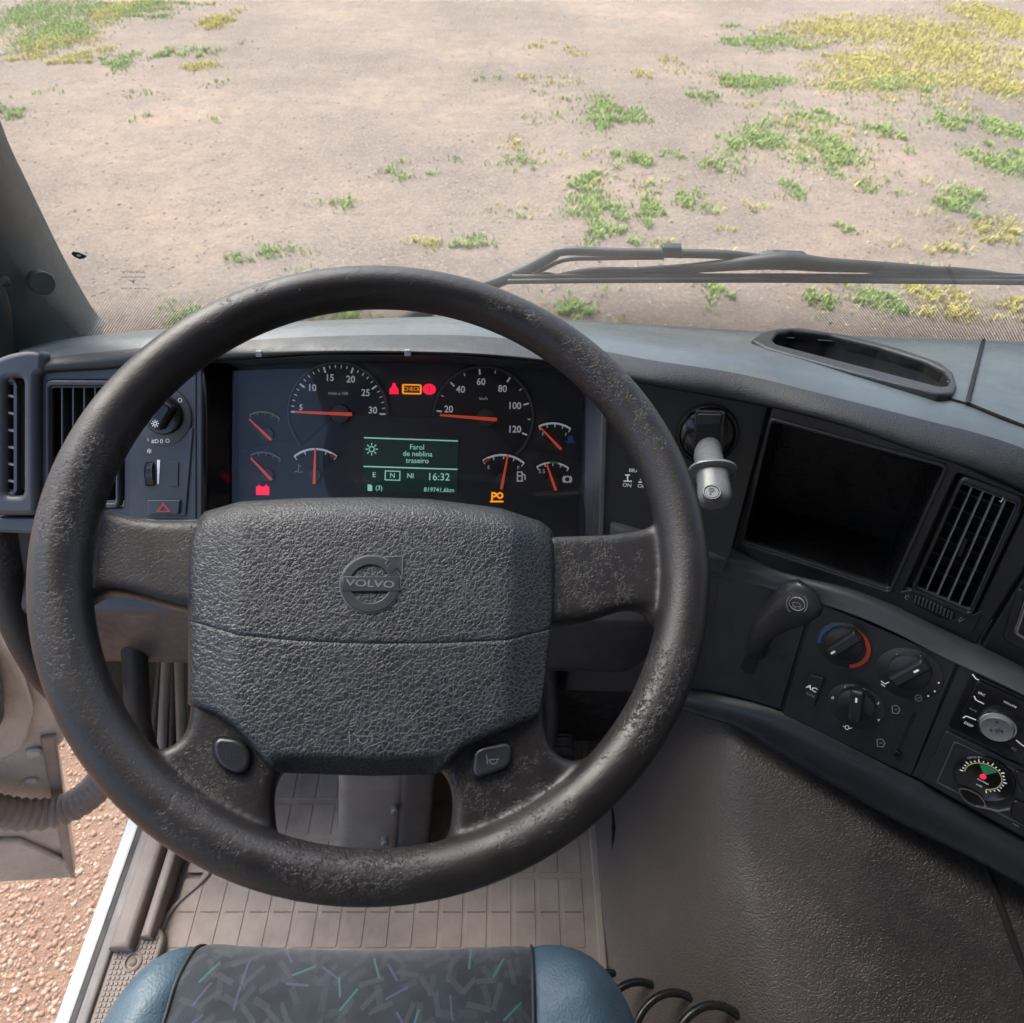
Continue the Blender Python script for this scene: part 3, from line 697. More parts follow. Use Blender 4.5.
for x, y in ((260, 352), (408, 351)): 
    pl = Plane(lip_world(x, y) + Vector((0, -.003, .0)), 0, 20); slab2('clip', pl, [rounded([(-.003, -.003), (.003, -.003), (.003, .003), (-.003, .003)], .001)], -.002, .002, 'grey_print', db, .0005)
slab('centre_fascia', CF, [[(606, 370), (660, 386), (728, 398), (769, 404), (730, 556), (722, 575), (600, 545)]], -.006, .0, 'dash_dark', db, .001)
# pocket and vent panel with real openings
POCK = [(773, 420), (944, 466), (889, 589), (744, 541)]
VOUT = [(950, 466), (1045, 503), (970, 640), (892, 602)]
slab('screen_panel', PK, [[(773, 404), (860, 427), (945, 458), (1060, 510), (972, 652), (897, 620), (818, 588), (731, 560)], POCK, [(957, 473), (1030, 501), (972, 622), (903, 593)]], -.010, .004, 'dash_dark', db, .002, [.004, .004, .004])
slab('right_panel', PK, [[(1063, 512), (1200, 580), (1118, 730), (976, 655)]], -.010, .003, 'dash_dark', db, .002, .004)
pk2 = [PK.l2(x, y, .002) for x, y in POCK]; cpk = Vector((sum(p[0] for p in pk2) / 4, sum(p[1] for p in pk2) / 4))
pr_ = rounded(pk2, .004)
loft('pocket_wall', [[PK.g(x, y, .003) for x, y in pr_], [PK.g(cpk.x + (x - cpk.x) * .97, cpk.y + (y - cpk.y) * .97, -.004) for x, y in pr_], [PK.g(cpk.x + (x - cpk.x) * .94, cpk.y + (y - cpk.y) * .94, -.075) for x, y in pr_]], 'pocket_black', db, closed=True, smooth=40)
slab2('pocket_back', PK, [[(cpk.x + (x - cpk.x) * .95, cpk.y + (y - cpk.y) * .95) for x, y in pr_]], -.080, -.074, 'pocket_black', db)
slab2('pocket_bezel', PK, [rounded([(cpk.x + (x - cpk.x) * 1.045, cpk.y + (y - cpk.y) * 1.05) for x, y in pk2], .006), pr_], .003, .0065, 'dash_dark', db, .0015)
# pale curved ledge under the panels and the heavy lower edge
led = [(611, 523, 610, 542), (640, 531, 638, 550), (714, 556, 712, 577), (770, 567, 767, 588), (848, 587, 843, 611), (900, 607, 894, 632), (949, 631, 943, 657), (1024, 667, 1018, 692), (1120, 714, 1112, 742), (1240, 775, 1230, 806)]
erows = []
for ux, uy, lx, ly in led:
    A = (CF if ux < 735 else PK).hit(ux, uy, .003); B = HV.hit(lx, ly, .003) if lx > 700 else CF.hit(lx, ly, .004)
    m_ = A.lerp(B, .5) + (PK.n + Vector((0, 0, .9))).normalized() * .006
    erows.append(catmull([A - PK.n * .02, A, A.lerp(m_, .6) + Vector((0, 0, .002)), m_, B.lerp(m_, .4) + PK.n * .001, B, B - PK.n * .02], 4))
loft('ledge_trim', [catmull(c, 6) for c in zip(*erows)], 'trim_silver', db, smooth=180)
slab('lower_fascia', HV, [[(560, 530), (640, 545), (713, 566), (815, 600), (960, 660), (1120, 745), (1240, 810), (1150, 925), (1024, 850), (912, 785), (784, 722), (690, 694), (560, 690)]], -.014, -.004, 'dash_dark', db, .001)
lowp = [(640, 682, 650, 700), (690, 690, 700, 716), (740, 700, 742, 730), (784, 714, 782, 756), (850, 746, 842, 790), (912, 779, 898, 822), (970, 812, 955, 850), (1024, 842, 1012, 880), (1120, 895, 1100, 935), (1240, 960, 1220, 1000)]
lrows = []
for ux, uy, lx, ly in lowp:
    A, B = HV.hit(ux, uy, .001), HV.hit(lx, ly, .012)
    lrows.append(catmull([A - HV.n * .006, A, A.lerp(B, .25) + HV.n * .006, A.lerp(B, .75) + HV.n * .003, B, B - HV.n * .012 + HV.v * -.004, B - HV.n * .05 - HV.v * .01], 5))
loft('lower_edge', [catmull(c, 6) for c in zip(*lrows)], 'dash_pad', db, smooth=180)
slab2('passenger_fascia', PlaneN((1.11, .52, 1.70), (0, 0, 1)), [rounded([(-.37, -.24), (.38, -.24), (.38, .22), (-.37, .22)], .03)], 0, .36, 'dash_dark', db, .02, smooth=50)
slab2('footwell_shade_block', PlaneN((.10, .66, FLOOR + .015), (0, 0, 1)), [rounded([(-.095, -.13), (.16, -.13), (.16, .13), (-.095, .13)], .03)], 0, .42, 'firewall', db, .02, smooth=50)  # dark block added to stand for the deep shade right of the column
# knee panel under the wheel
kp = []
for x in (-.575, -.45, -.3, -.15, 0, .08, .15, .195, .20):
    k = (x + .575) / .8
    yy = .50 - .02 * k + (.02 if x > .19 else 0) + (.06 if x > .197 else 0)
    kp.append(catmull([(x, yy + .10, 1.93), (x, yy + .03, 1.905), (x, yy - .014, 1.880), (x, yy - .024, 1.868), (x, yy - .020, 1.845), (x, yy - .004, 1.76), (x, yy + .004, 1.715), (x, yy + .03, 1.702), (x, yy + .2, 1.71)], 6))
loft('knee_panel', kp, 'knee_panel', db, smooth=60)

# ------------------------------------------------------------------ instrument cluster
ic = thing('instrument_cluster', 'instrument cluster with lit gauges, red needles and green text display', 'cluster', CL.hit(410, 505))
slab('face', CL, [[(230, 352), (592, 352), (586, 560), (230, 560)]], -.004, 0, 'cluster_face', ic)
def arcpoly(pl, c, r, a0, a1, n=40): return circle(c, r, n, a0, a1)
def needle(pl, tip, base, w, parent, h=.006, name='needle'):
    a, b = pl.l2(*tip, h), pl.l2(*base, h)
    d = (Vector(b) - Vector(a)).normalized(); p = Vector((-d.y, d.x))
    lp = [tuple(Vector(a) + p * w * .3), tuple(Vector(b) + p * w * .55), tuple(Vector(b) - p * w * .55), tuple(Vector(a) - p * w * .3)]
    return slab2(name, pl, [lp], h - .0015, h, 'needle', parent, .0003)
MP = CL.mpp(410, 440)
def big_gauge(cx, cy, r, a0, a1, nums, ticks, unit, upos, needl, hub, end_a, end_b):
    c = CL.l2(cx, cy); rr_ = r * MP
    gz = slab2('gauge', CL, [circle(c, rr_, 60, a0, a1) + [c]], .0, .0012, 'gauge_face', ic)
    slab2('gauge_rim', CL, [band(c, rr_ * .985, rr_ * 1.03, a0, a1, 60)], .0, .003, 'bezel_grey', gz, .0005)
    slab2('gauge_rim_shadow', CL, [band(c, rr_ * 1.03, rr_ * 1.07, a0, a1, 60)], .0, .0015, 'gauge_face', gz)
    for (x, y, s, hp) in nums: text(CL, x, y, s, hp, 'white_print', gz, h=.0016, name='numeral', sx=.95, bold=.0002)
    for (a, l0, l1, wd) in ticks:
        q0 = (c[0] + rr_ * l0 * math.cos(R(a)), c[1] + rr_ * l0 * math.sin(R(a))); q1 = (c[0] + rr_ * l1 * math.cos(R(a)), c[1] + rr_ * l1 * math.sin(R(a)))
        slab2('tick', CL, [stroke(q0, q1, wd * MP)], .0012, .0015, 'white_print', gz)
    text(CL, upos[0], upos[1], unit, 3.0, 'white_print', gz, h=.0016, name='unit_text', sx=1.0)
    hc = CL.l2(hub[0], hub[1], .005)
    lathe('needle_hub', CL, hc, [(9.5 * MP, .001), (9.5 * MP, .0035), (8.8 * MP, .0048), (.0001, .005)], 'needle_hub', gz, 28)
    needle(CL, needl[0], needl[1], 3.4 * MP, gz, .0065)
tk = [(180 - 36 * i / 5, .90 if i % 5 else .84, .96, .9 if i % 5 else 1.7) for i in range(26)]
big_gauge(338.5, 413, 49, -1, 222, [(301, 407.5, '5', 5.6), (312, 388, '10', 6.8), (329.7, 378, '15', 6.8), (350.7, 379.5, '20', 6.8), (365.7, 393, '25', 6.8), (372.8, 410.5, '30', 6.8)], tk, 'r/min x 100', (338, 393.5), ((294.6, 411.8), (351.8, 414.3)), (340, 414), 0, 0)
tk = [(174 - 39 * i / 4, .90 if i % 4 else .85, .96, 1.0 if i % 4 else 1.6) for i in range(22)]
tk = [t for i, t in enumerate(tk) if i % 2 == 0]
big_gauge(483.5, 417, 49, -48, 180, [(448.7, 409.5, '20', 6.8), (460.6, 389.7, '40', 6.8), (481, 382, '60', 6.8), (502.5, 389, '80', 6.8), (514.5, 406, '100', 6.8), (514.5, 429.5, '120', 6.8)], tk, 'km/h', (483.5, 398.6), ((439.8, 415), (497, 419.6)), (486.5, 417.6), 0, 0)
def contour(pts, w=1.3):
    v = []
    for a, b in zip(pts[:-1], pts[1:]): slab2('contour_line', CL, [stroke(CL.l2(*a, .0015), CL.l2(*b, .0015), w * MP)], 0, .0015, 'gauge_face', ic)
contour([(353, 415), (388, 416), (436, 417)]); contour([(240, 449), (270, 443), (297, 438)]); contour([(496, 426), (521.6, 446), (552, 453), (581, 460)])
def small_gauge(tip, base, arc, hub, red=None, green=None, hubr=6.5, col='white_print', face=True):
    a, b, c = (CL.l2(*p) for p in arc); o, r = circ3(a, b, c)
    a0 = math.degrees(math.atan2(c[1] - o[1], c[0] - o[0])); a1 = math.degrees(math.atan2(a[1] - o[1], a[0] - o[0]))
    gz = slab2('small_gauge', CL, [circle(o, r * 1.08, 30, a0 - 4, a1 + 4) + [(o[0], o[1] + r * .2)]], 0, .0008, 'gauge_face', ic)
    slab2('scale_arc', CL, [band(o, r * .97, r * 1.03, a0, a1, 20)], .0008, .0012, col, gz)
    for k in (0, .25, .5, .75, 1):
        an = a0 + (a1 - a0) * k; slab2('tick', CL, [stroke((o[0] + r * .88 * math.cos(R(an)), o[1] + r * .88 * math.sin(R(an))), (o[0] + r * math.cos(R(an)), o[1] + r * math.sin(R(an))), .9 * MP)], .0008, .0012, col, gz)
    if red: slab2('red_zone', CL, [band(o, r * .90, r * 1.0, a0 + (a1 - a0) * red[0], a0 + (a1 - a0) * red[1], 8)], .0008, .0014, 'arc_red', gz)
    if green: slab2('green_zone', CL, [band(o, r * .97, r * 1.05, a0 + (a1 - a0) * green[0], a0 + (a1 - a0) * green[1], 8)], .0008, .0014, 'arc_green', gz)
    hc = CL.l2(*hub, .004); lathe('needle_hub', CL, hc, [(hubr * MP, .0005), (hubr * MP, .003), (hubr * .9 * MP, .004), (.0001, .0042)], 'needle_hub', gz, 22)
    needle(CL, tip, base, 2.6 * MP, gz, .0056)
    return gz
small_gauge((249, 419), (271, 440), ((250, 415), (263, 412), (280, 419)), (267, 434), col='arc_yellow')
small_gauge((250.4, 458), (271.5, 480), ((251, 455), (264, 452.4), (280.7, 459.5)), (267, 475), col='grey_print')
g1 = small_gauge((315, 448), (314, 484), ((294.6, 456.5), (315.7, 449), (336.8, 456.5)), (314.4, 475), red=(.0, .13))
g2 = small_gauge((508, 454.4), (501.3, 489.5), ((483, 460.8), (503.8, 455), (524, 463.3)), (502.5, 480), red=(.87, 1.0))
g3 = small_gauge((540.6, 427.8), (561.4, 449.4), ((538.8, 426.5), (554.6, 423.4), (570.6, 429)), (556, 444), hubr=6)
g4 = small_gauge((546.5, 463.3), (555.9, 490.5), ((536.8, 467), (552, 462.6), (568.6, 468.4)), (553, 482), green=(.35, .6), hubr=6)
text(CL, 488.6, 467.5, 'E', 3.6, 'white_print', g2, .0015); text(CL, 518.3, 468, 'F', 3.6, 'white_print', g2, .0015)
text(CL, 543, 434, 'E', 3, 'white_print', g3, .0015); text(CL, 566, 434.5, 'F', 3, 'white_print', g3, .0015)
text(CL, 541.9, 471.5, '5.5', 4, 'white_print', g4, .0015)
lines('fuel_icon', CL, [((517.5, 472), (517.5, 481)), ((522, 472), (522, 481)), ((517, 472), (522.5, 472)), ((517, 476), (522.5, 476)), ((516.5, 481), (523, 481)), ((522, 474), (525, 475)), ((525, 475), (525, 480))], 1.1 * MP, 'white_print', ic, h1=.0012)
lines('coolant_icon', CL, [((298.5, 464), (298.5, 471)), ((298.5, 466), (301, 466)), ((294.5, 472), (297, 471)), ((297, 471), (300, 472.5)), ((300, 472.5), (303, 471.5))], 1.1 * MP, 'grey_print', ic, h1=.0012)
lines('brake_icon', CL, poly_arc(567.3, 479.3, 3, 0, 360, 12) + poly_arc(567.3, 479.3, 4.4, 130, 230, 5) + poly_arc(567.3, 479.3, 4.4, -50, 50, 5), 1.1 * MP, 'white_print', ic, h1=.0012)
slab('additive_icon', CL, [[(568, 436), (573, 436), (573, 441), (575, 441), (575, 443), (566, 443), (566, 441), (568, 441)]], 0, .0012, 'icon_blue', ic)
slab('battery_icon', CL, [[(256, 486.5), (258, 486.5), (258, 485), (260, 485), (260, 486.5), (265, 486.5), (265, 485), (267, 485), (267, 486.5), (269, 486.5), (269, 495), (256, 495)]], 0, .0012, 'led_red', ic)
slab('seat_belt_icon', CL, [[(392.5, 383), (395.5, 383), (396, 386), (398.5, 389), (398.5, 394), (389.5, 394), (389.5, 389), (392, 386)]], 0, .0012, 'led_red', ic)
co = CL.l2(429.2, 389.2, .0012); slab2('brake_warning_icon', CL, [circle(co, 6.6 * MP, 26, ry=5.4 * MP)], 0, .0012, 'led_red', ic)
text(CL, 429.2, 389.2, '!', 5.5, 'lcd_back', ic, .0016)
slab('check_frame', CL, [[(402, 384), (421.5, 384.3), (421.5, 394.4), (402, 394)], [(403.6, 385.4), (420, 385.7), (420, 393), (403.6, 392.6)]], 0, .0012, 'led_amber', ic, 0, [.002, .0012])
text(CL, 411.8, 389.2, 'CHECK', 3.9, 'led_amber', ic, .0014, bold=0, sx=.95)
text(CL, 493.8, 497, 'P', 8.5, 'led_amber', ic, .0014, bold=.0004); lines('parking_icon', CL, poly_arc(500, 495.5, 2.6, 0, 360, 12) + [((490, 501.5), (503.5, 501.5))], 1.8 * MP, 'led_amber', ic, h1=.0014)
dp = slab('display', CL, [[(363.5, 435.3), (458.4, 439.0), (457.3, 494.3), (362.2, 491.2)]], 0, .0010, 'lcd_back', ic)
for a, b in (((364, 437.7), (458, 441)), ((363.5, 466.4), (457.6, 469.4))): slab2('rule', CL, [stroke(CL.l2(*a, .0014), CL.l2(*b, .0014), 1.3 * MP)], .001, .0014, 'lcd_text', dp)
for x, y, s, hp in ((417, 447.3, 'Farol', 5.2), (417.6, 454, 'de neblina', 5.2), (417.3, 460.8, 'traseiro', 5.2), (374, 475, 'E', 5), (392.5, 475.6, 'N', 5), (410.4, 476, 'NI', 5), (438.6, 477.2, '16:32', 7.4), (379, 488, '(3)', 4.6), (439, 490, '819741,6km', 4.4)):
    text(CL, x, y, s, hp, 'lcd_text', dp, .0014, name='display_text', bold=.00008)
slab('gear_box', CL, [[(384.8, 470.4), (400.4, 470.9), (400.2, 480.8), (384.6, 480.3)], [(385.8, 471.4), (399.4, 471.9), (399.2, 479.8), (385.6, 479.3)]], .001, .0014, 'lcd_text', dp)
lines('lamp_icon', CL, poly_arc(371.7, 449.2, 2.6, 0, 360, 12) + [((371.7 + 3.8 * math.cos(a), 449.2 + 3.8 * math.sin(a)), (371.7 + 6.2 * math.cos(a), 449.2 + 6.2 * math.sin(a))) for a in [k * math.pi / 4 for k in range(8)]], 1.1 * MP, 'lcd_text', dp, h1=.0014)
slab('page_icon', CL, [[(367.6, 484.5), (371, 484.6), (372.2, 486), (372.2, 491), (367.6, 490.9)]], .001, .0014, 'lcd_text', dp)
slab('lens', CL, [[(232, 354), (590, 354), (585, 558), (232, 558)]], .0125, .0130, 'cluster_lens', ic)

# ------------------------------------------------------------------ light switch panel left of the cluster
ls = thing('light_switch_panel', 'grey light switch panel with black rotary knob left of the instrument cluster', 'switch panel', LF.hit(163, 515))
slab('plate', LF, [[(130, 372), (196, 366), (196, 522), (130, 522)]], .0, .0035, 'fascia_grey', ls, .001, .003)
slab('wedge', LF, [[(131, 428), (193, 428), (185.5, 516), (146, 516)]], .0035, .0055, 'trim_silver', ls, .001, .003)
c = LF.l2(162, 416.5, .006); m1 = LF.mpp(162, 416)
dial = lathe('dial_plate', LF, c, [(29 * m1, .002), (29 * m1, .006), (28 * m1, .0068), (.0001, .0068)], 'trim_silver', ls, 48)
c = LF.l2(161.5, 415, .012)
kn = lathe('rotary_knob', LF, c, [(19.5 * m1, .006), (19.5 * m1, .010), (18 * m1, .0125), (15 * m1, .0135), (.0001, .0140)], 'black_gloss', ls, 40)
a, b = Vector(LF.l2(154, 428, .02)), Vector(LF.l2(169, 403, .02))
slab2('grip', LF, [rounded(stroke(a, b, 15 * m1), .006)], .012, .024, 'black_gloss', kn, .004, smooth=60)
lines('lamp_mark', LF, poly_arc(155, 423.6, 1.6, 0, 360, 8) + [((155 + 2.4 * math.cos(k * .785), 423.6 + 2.4 * math.sin(k * .785)), (155 + 3.9 * math.cos(k * .785), 423.6 + 3.9 * math.sin(k * .785))) for k in range(8)], .8 * m1, 'white_print', kn, h1=.0246)
for x, y, s, hp in ((148, 440, '1', 3.4), (155, 441.3, '#D', 4), (161.5, 441.3, '0', 4.4), (167.5, 441, 'O', 4), (180, 400.5, 'O', 4.4), (168, 392, 'o', 4), (149.4, 453.3, '*', 8)):
    text(LF, x, y, s, hp, 'white_print', ls, .0072, name='switch_mark')
sw = slab('dimmer_slot', LF, [[(144.5, 462), (154, 462), (154.5, 486), (145, 486)]], .0055, .0058, 'void', ls, 0, .002)
pts_ = [LF.l2(149.5, y, .006) for y in (462.5, 485.5)]
rows = []
for k in range(13):
    an = math.pi * k / 12; yy = (pts_[0][1] + pts_[1][1]) / 2 + (pts_[0][1] - pts_[1][1]) / 2 * math.cos(an)
    rows.append([LF.g(pts_[0][0] + dx * m1 * 3.8, yy, .0056 + .005 * math.sin(an) - (.0006 if (k % 2 and abs(dx) < .9) else 0)) for dx in (-1, -.8, 0, .8, 1)])
loft('dimmer_wheel', rows, 'black_gloss', ls, smooth=20)
slab('dimmer_wedge', LF, [[(157, 460), (160, 460), (158.6, 484), (157.4, 484)]], .0055, .0060, 'white_print', ls)
slab('blank_button', LF, [[(169.5, 461.5), (178.5, 461.5), (178, 486.5), (169.5, 486.5)]], .0055, .0066, 'trim_silver', ls, .0006, .0015)
hz = slab('hazard_button', LF, [[(147, 500), (180, 500), (178.5, 514), (148, 514)]], .0055, .0085, 'fascia_grey', ls, .001, .001)
slab('warning_triangle', LF, [[(163.5, 502.5), (171, 512), (156, 512)], [(163.5, 505.5), (167.8, 510.8), (159.2, 510.8)]], .0085, .0090, 'hazard_red', hz)

# ------------------------------------------------------------------ air vents
def vent(pl, quad, label, nv, nh, slat_h, main_mat='black_matte', vertical=True, depth=.03, frame=1.10, fw_=.005, tilt=0.0, pale='grey_print'):
    t = thing('air_vent', label, 'air vent', pl.hit(*quad[3]), 'dashboard air vents')
    q = [Vector(pl.l2(x, y)) for x, y in quad]
    def at(s, r): return q[0].lerp(q[1], s).lerp(q[3].lerp(q[2], s), r)
    cen = at(.5, .5)
    inn = rounded([tuple(p) for p in q], .004); out = rounded([tuple(cen + (p - cen) * 1.0 + (p - cen).normalized() * fw_ * 1.35) for p in q], .007)
    slab2('frame', pl, [out, inn], -.004, .007, 'dash_dark' if pl is not LF else 'fascia_grey', t, .002, smooth=50)
    loft('duct', [[pl.g(x, y, .004) for x, y in inn], [pl.g(x, y, -depth) for x, y in inn]], 'black_matte', t, closed=True)
    slab2('duct_back', pl, [inn], -depth - .002, -depth, 'void', t)
    lw = [at(0, 0), at(1, 0), at(1, 1), at(0, 1)]
    slab2('inner_edge', pl, [rounded([tuple(cen + (p - cen) * .995) for p in q], .003), rounded([tuple(cen + (p - cen) - (p - cen).normalized() * .0022) for p in q], .003)], .000, .0045, 'trim_silver', t, .0005)
    th = .0006 if pl is not LF else .0008
    def blade(p0, p1, h0, h1, name, mat):
        d = (p1 - p0).normalized(); nrm = Vector((-d.y, d.x)) * th
        v = [pl.g(*(p + nrm * s), h) for p in (p0, p1) for s in (-1, 1) for h in (h0, h1)]
        mesh(name, v, [(0, 1, 3, 2), (4, 6, 7, 5), (0, 4, 5, 1), (2, 3, 7, 6), (1, 5, 7, 3), (0, 2, 6, 4)], mat, t, 0)
    for i in range(nv):
        s = (i + 1) / (nv + 1); blade(at(s, .01), at(s, .99), -.010 if pl is LF else -.0015, .0035, 'vane', 'vane_grey' if pl is not LF else 'trim_silver')
    for i in range(nh):
        r = (i + 1) / (nh + 1); blade(at(.01, r), at(.99, r), -.024, -.012, 'cross_vane', 'dash_dark')
    return t, at
v1, _ = vent(LF, [(53, 386), (119, 386), (119, 502), (53, 502)], 'upright slatted air vent behind the left of the steering wheel rim', 5, 5, 0)
v2, at2 = vent(LF, [(8, 383), (19.5, 383), (19.5, 491), (8, 491)], 'narrow side air vent with level slats beside the grab handle', 0, 0, 0)
for i in range(6):
    r = (i + .7) / 6.4; p0, p1 = at2(.0, r), at2(1.0, r + .02)
    v = [LF.g(p.x, p.y + s * .0012, h) for p in (p0, p1) for s in (-1, 1) for h in (-.006, .006)]
    mesh('slat', v, [(0, 1, 3, 2), (4, 6, 7, 5), (0, 4, 5, 1), (2, 3, 7, 6), (1, 5, 7, 3), (0, 2, 6, 4)], 'grey_print', v2, 0)
v3, at3 = vent(PK, [(962, 479), (1018, 500), (970, 609), (915, 585)], 'tilted air vent with thin pale slats right of the empty screen pocket', 4, 6, 0)
slab('lower_plate', PK, [[(899, 592), (912, 590), (972, 615), (984, 610), (972, 634), (962, 634), (902, 610)]], .003, .0055, 'dash_dark', v3, .001, .002)
slab('wheel_slot', PK, [[(913, 596), (922, 596), (952, 610), (957, 617), (952, 620), (940, 618), (914, 604)]], .0055, .0058, 'void', v3, 0, .003)
for i in range(11):
    s = i / 10; x, y = 916 + 36 * s, 599.5 + 16.5 * s; slab('ridge', PK, [[(x - .6, y - 4), (x + 1.4, y - 3.2), (x - .6, y + 4), (x - 2.6, y + 3.2)]], .0055, .0075 + .002 * math.sin(math.pi * s), 'trim_silver', v3, .0004)
lines('air_mark', PK, poly_arc(907, 597.5, 1.9, 0, 300, 8) + [((958, 621), (962, 617)), ((959, 622), (964, 619))], .0007, 'grey_print', v3, h1=.006)
slab('slider_tab', PK, [[(965, 539), (968, 540.5), (961, 558), (957.5, 556.5)]], .000, .007, 'black_gloss', v3, .001, .001)
lines('corner_mark', PK, [((1002, 496), (1004, 496.5)), ((1004, 496.5), (1001, 502)), ((1001, 502), (999.5, 501))], .0006, 'white_print', v3, h1=.0045)
sb = thing('rocker_switch', 'silver edged rocker switch cut off at the right edge of the dashboard', 'switch', PK.hit(1020, 640))
slab('surround', PK, [[(1018, 588), (1075, 615), (1050, 668), (1003, 640)]], .003, .007, 'dash_dark', sb, .002, .005)
slab('rocker', PK, [[(1024, 600), (1065, 620), (1045, 655), (1013, 634)]], .007, .011, 'chrome', sb, .002, .003)
slab('rocker_face', PK, [[(1027, 606), (1060, 622), (1043, 649), (1018, 633)]], .011, .012, 'black_matte', sb, .0005, .002)

# ------------------------------------------------------------------ parking brake
pb = thing('parking_brake', 'pale grey parking brake lever marked P in round black socket', 'brake lever', CF.hit(707, 470))
mc = CF.mpp(707, 434); c = CF.l2(707, 434)
lathe('socket_rim', CF, c, [(32 * mc, -.001), (32 * mc, .003), (30.5 * mc, .005), (28 * mc, .004), (27.5 * mc, .0)], 'black_gloss', pb, 48)
lathe('socket', CF, c, [(28 * mc, -.002), (28 * mc, .002), (24 * mc, .006), (16 * mc, .0085), (.0001, .0095)], 'black_gloss', pb, 48)
slab('slot', CF, [[(696.5, 411), (723.5, 412), (722, 452), (694, 452)]], .002, .0100, 'black_matte', pb, .001)
slab('slot_edge', CF, [[(696, 411), (698.5, 411), (695.5, 448), (693, 448)]], .004, .0115, 'dash_dark', pb, .0006)
slab('slot_edge', CF, [[(722, 413), (725, 413), (723.5, 448), (720.5, 448)]], .004, .0115, 'dash_dark', pb, .0006)
slab('gate', CF, [[(698, 414), (721.5, 414.5), (721, 425), (697.5, 425)]], .009, .0125, 'dash_dark', pb, .001, .001)
# lever: axis leaves the socket towards the driver and down
A0 = CF.hit(708.5, 446, .004); A1 = CF.hit(708.5, 458, .020); A2 = CF.hit(712, 470, .045); A3 = CF.hit(712.5, 500, .062)
ax = (A3 - A1).normalized()
tube('neck', [A0, A1, A2 + ax * .002], [.013, .0145, .0140], 'knob_grey', pb, 22, 5)
sd_ = ax.cross(CF.n).normalized(); fr_ = sd_.cross(ax).normalized()
if fr_.dot(CF.n) < 0: fr_ = -fr_
def ring(c, rx, ry, n=32, e=2.4): 
    out = []
    for k in range(n):
        a = 2 * math.pi * k / n; ca, sa = math.cos(a), math.sin(a)
        out.append(c + sd_ * rx * math.copysign(abs(ca) ** (2 / e), ca) + fr_ * ry * math.copysign(abs(sa) ** (2 / e), sa))
    return out
loft('flange', [ring(A2, .0205, .0185), ring(A2 + ax * .0018, .0232, .0205), ring(A2 + ax * .0040, .0232, .0205), ring(A2 + ax * .0055, .0200, .0175)], 'knob_grey', pb, closed=True, caps=True, smooth=50)
hd = [ring(A2 + ax * .005, .0160, .0145), ring(A2 + ax * .015, .0152, .0140), ring(A2 + ax * .026, .0158, .0140), ring(A2 + ax * .034, .0158, .0135), ring(A2 + ax * .0385, .014, .0118), ring(A2 + ax * .041, .010, .008), ring(A2 + ax * .0415, .003, .003)]
loft('handle', hd, 'knob_grey', pb, closed=True, caps=True, smooth=60)
PP = PlaneN(A2 + ax * .024 + fr_ * .0142, (fr_ - ax * .0), -sd_ if sd_.x < 0 else sd_)
cpp = PP.l2(711.8, 492.5)
slab2('button_ring', PP, [circle(cpp, .0082, 30), circle(cpp, .0070, 30)], -.004, .0012, 'knob_grey', pb, .0004)
slab2('button', PP, [circle(cpp, .0066, 30)], -.004, .0008, 'knob_grey', pb, .0006)
text(PP, 0, 0, 'P', 1, 'dash_dark', pb, .0012, c=cpp, mp=.0078, bold=.0002)
for x, y, s, hp in ((637, 471, 'BRAKE', 4.0), (627, 485.3, 'ON', 4.2), (642.5, 486.3, 'OFF', 4.2)): text(CF, x, y, s, hp, 'white_print', pb, .0008)
lines('brake_position_mark', CF, [((623.5, 481), (632, 481.3)), ((627.6, 475), (627.6, 481)), ((625.2, 475), (630, 475)), ((638.5, 482), (647, 482.4)), ((642.5, 479.5), (642.5, 482)), ((640, 479.5), (645.5, 479.6))], 1.5 * mc, 'white_print', pb, h1=.0008)

# ------------------------------------------------------------------ lever panel below the ledge
lp = thing('brake_lever', 'black engine brake lever with round mark, rising from slot in flat panel', 'lever', HV.hit(752, 690))
slab('panel', HV, [[(722, 568), (812, 600), (780, 709), (700, 686)]], -.004, .001, 'dash_dark', lp, .0006, .001)
sl = [(749, 648), (762, 647), (757, 668), (753, 674), (745, 674), (740, 667)]
slab('slot', HV, [sl], .001, .0016, 'void', lp, 0, .003)
H = lambda x, y, h: HV.hit(x, y, h)
cl_ = catmull([H(756, 652, -.002), H(757, 642, .016), H(764, 628, .030), H(778, 616, .038), H(792, 607, .042), H(803, 599, .043), H(811, 594, .042), H(815, 591, .040)], 5)
wid = [.011, .012, .0145, .0185, .023, .0235, .019, .004]; hgt = [.008, .009, .010, .011, .012, .012, .011, .004]
rows = []
for i, p in enumerate(cl_):
    d = (cl_[min(i + 1, len(cl_) - 1)] - cl_[max(i - 1, 0)]).normalized(); s_ = d.cross(HV.n).normalized(); u_ = s_.cross(d).normalized()
    k = i / (len(cl_) - 1); a = np.interp(k, np.linspace(0, 1, 8), wid); b = np.interp(k, np.linspace(0, 1, 8), hgt)
    rows.append([p + s_ * a * math.copysign(abs(math.cos(t)) ** .8, math.cos(t)) + u_ * b * math.copysign(abs(math.sin(t)) ** .8, math.sin(t)) for t in [2 * math.pi * j / 24 for j in range(24)]])
plastic('lever_black', (0.020, 0.022, 0.025), 0.34, 900, 0.1, 0.0004)
lv = loft('lever', rows, 'lever_black', lp, closed=True, caps=True, smooth=60)
LVP = PlaneN(H(797, 604, .0555), HV.n, HV.u); cv = LVP.l2(797, 604)
slab2('mark_ring', LVP, [circle(cv, .0078, 30), circle(cv, .0071, 30)], -.001, .0004, 'grey_print', lv)
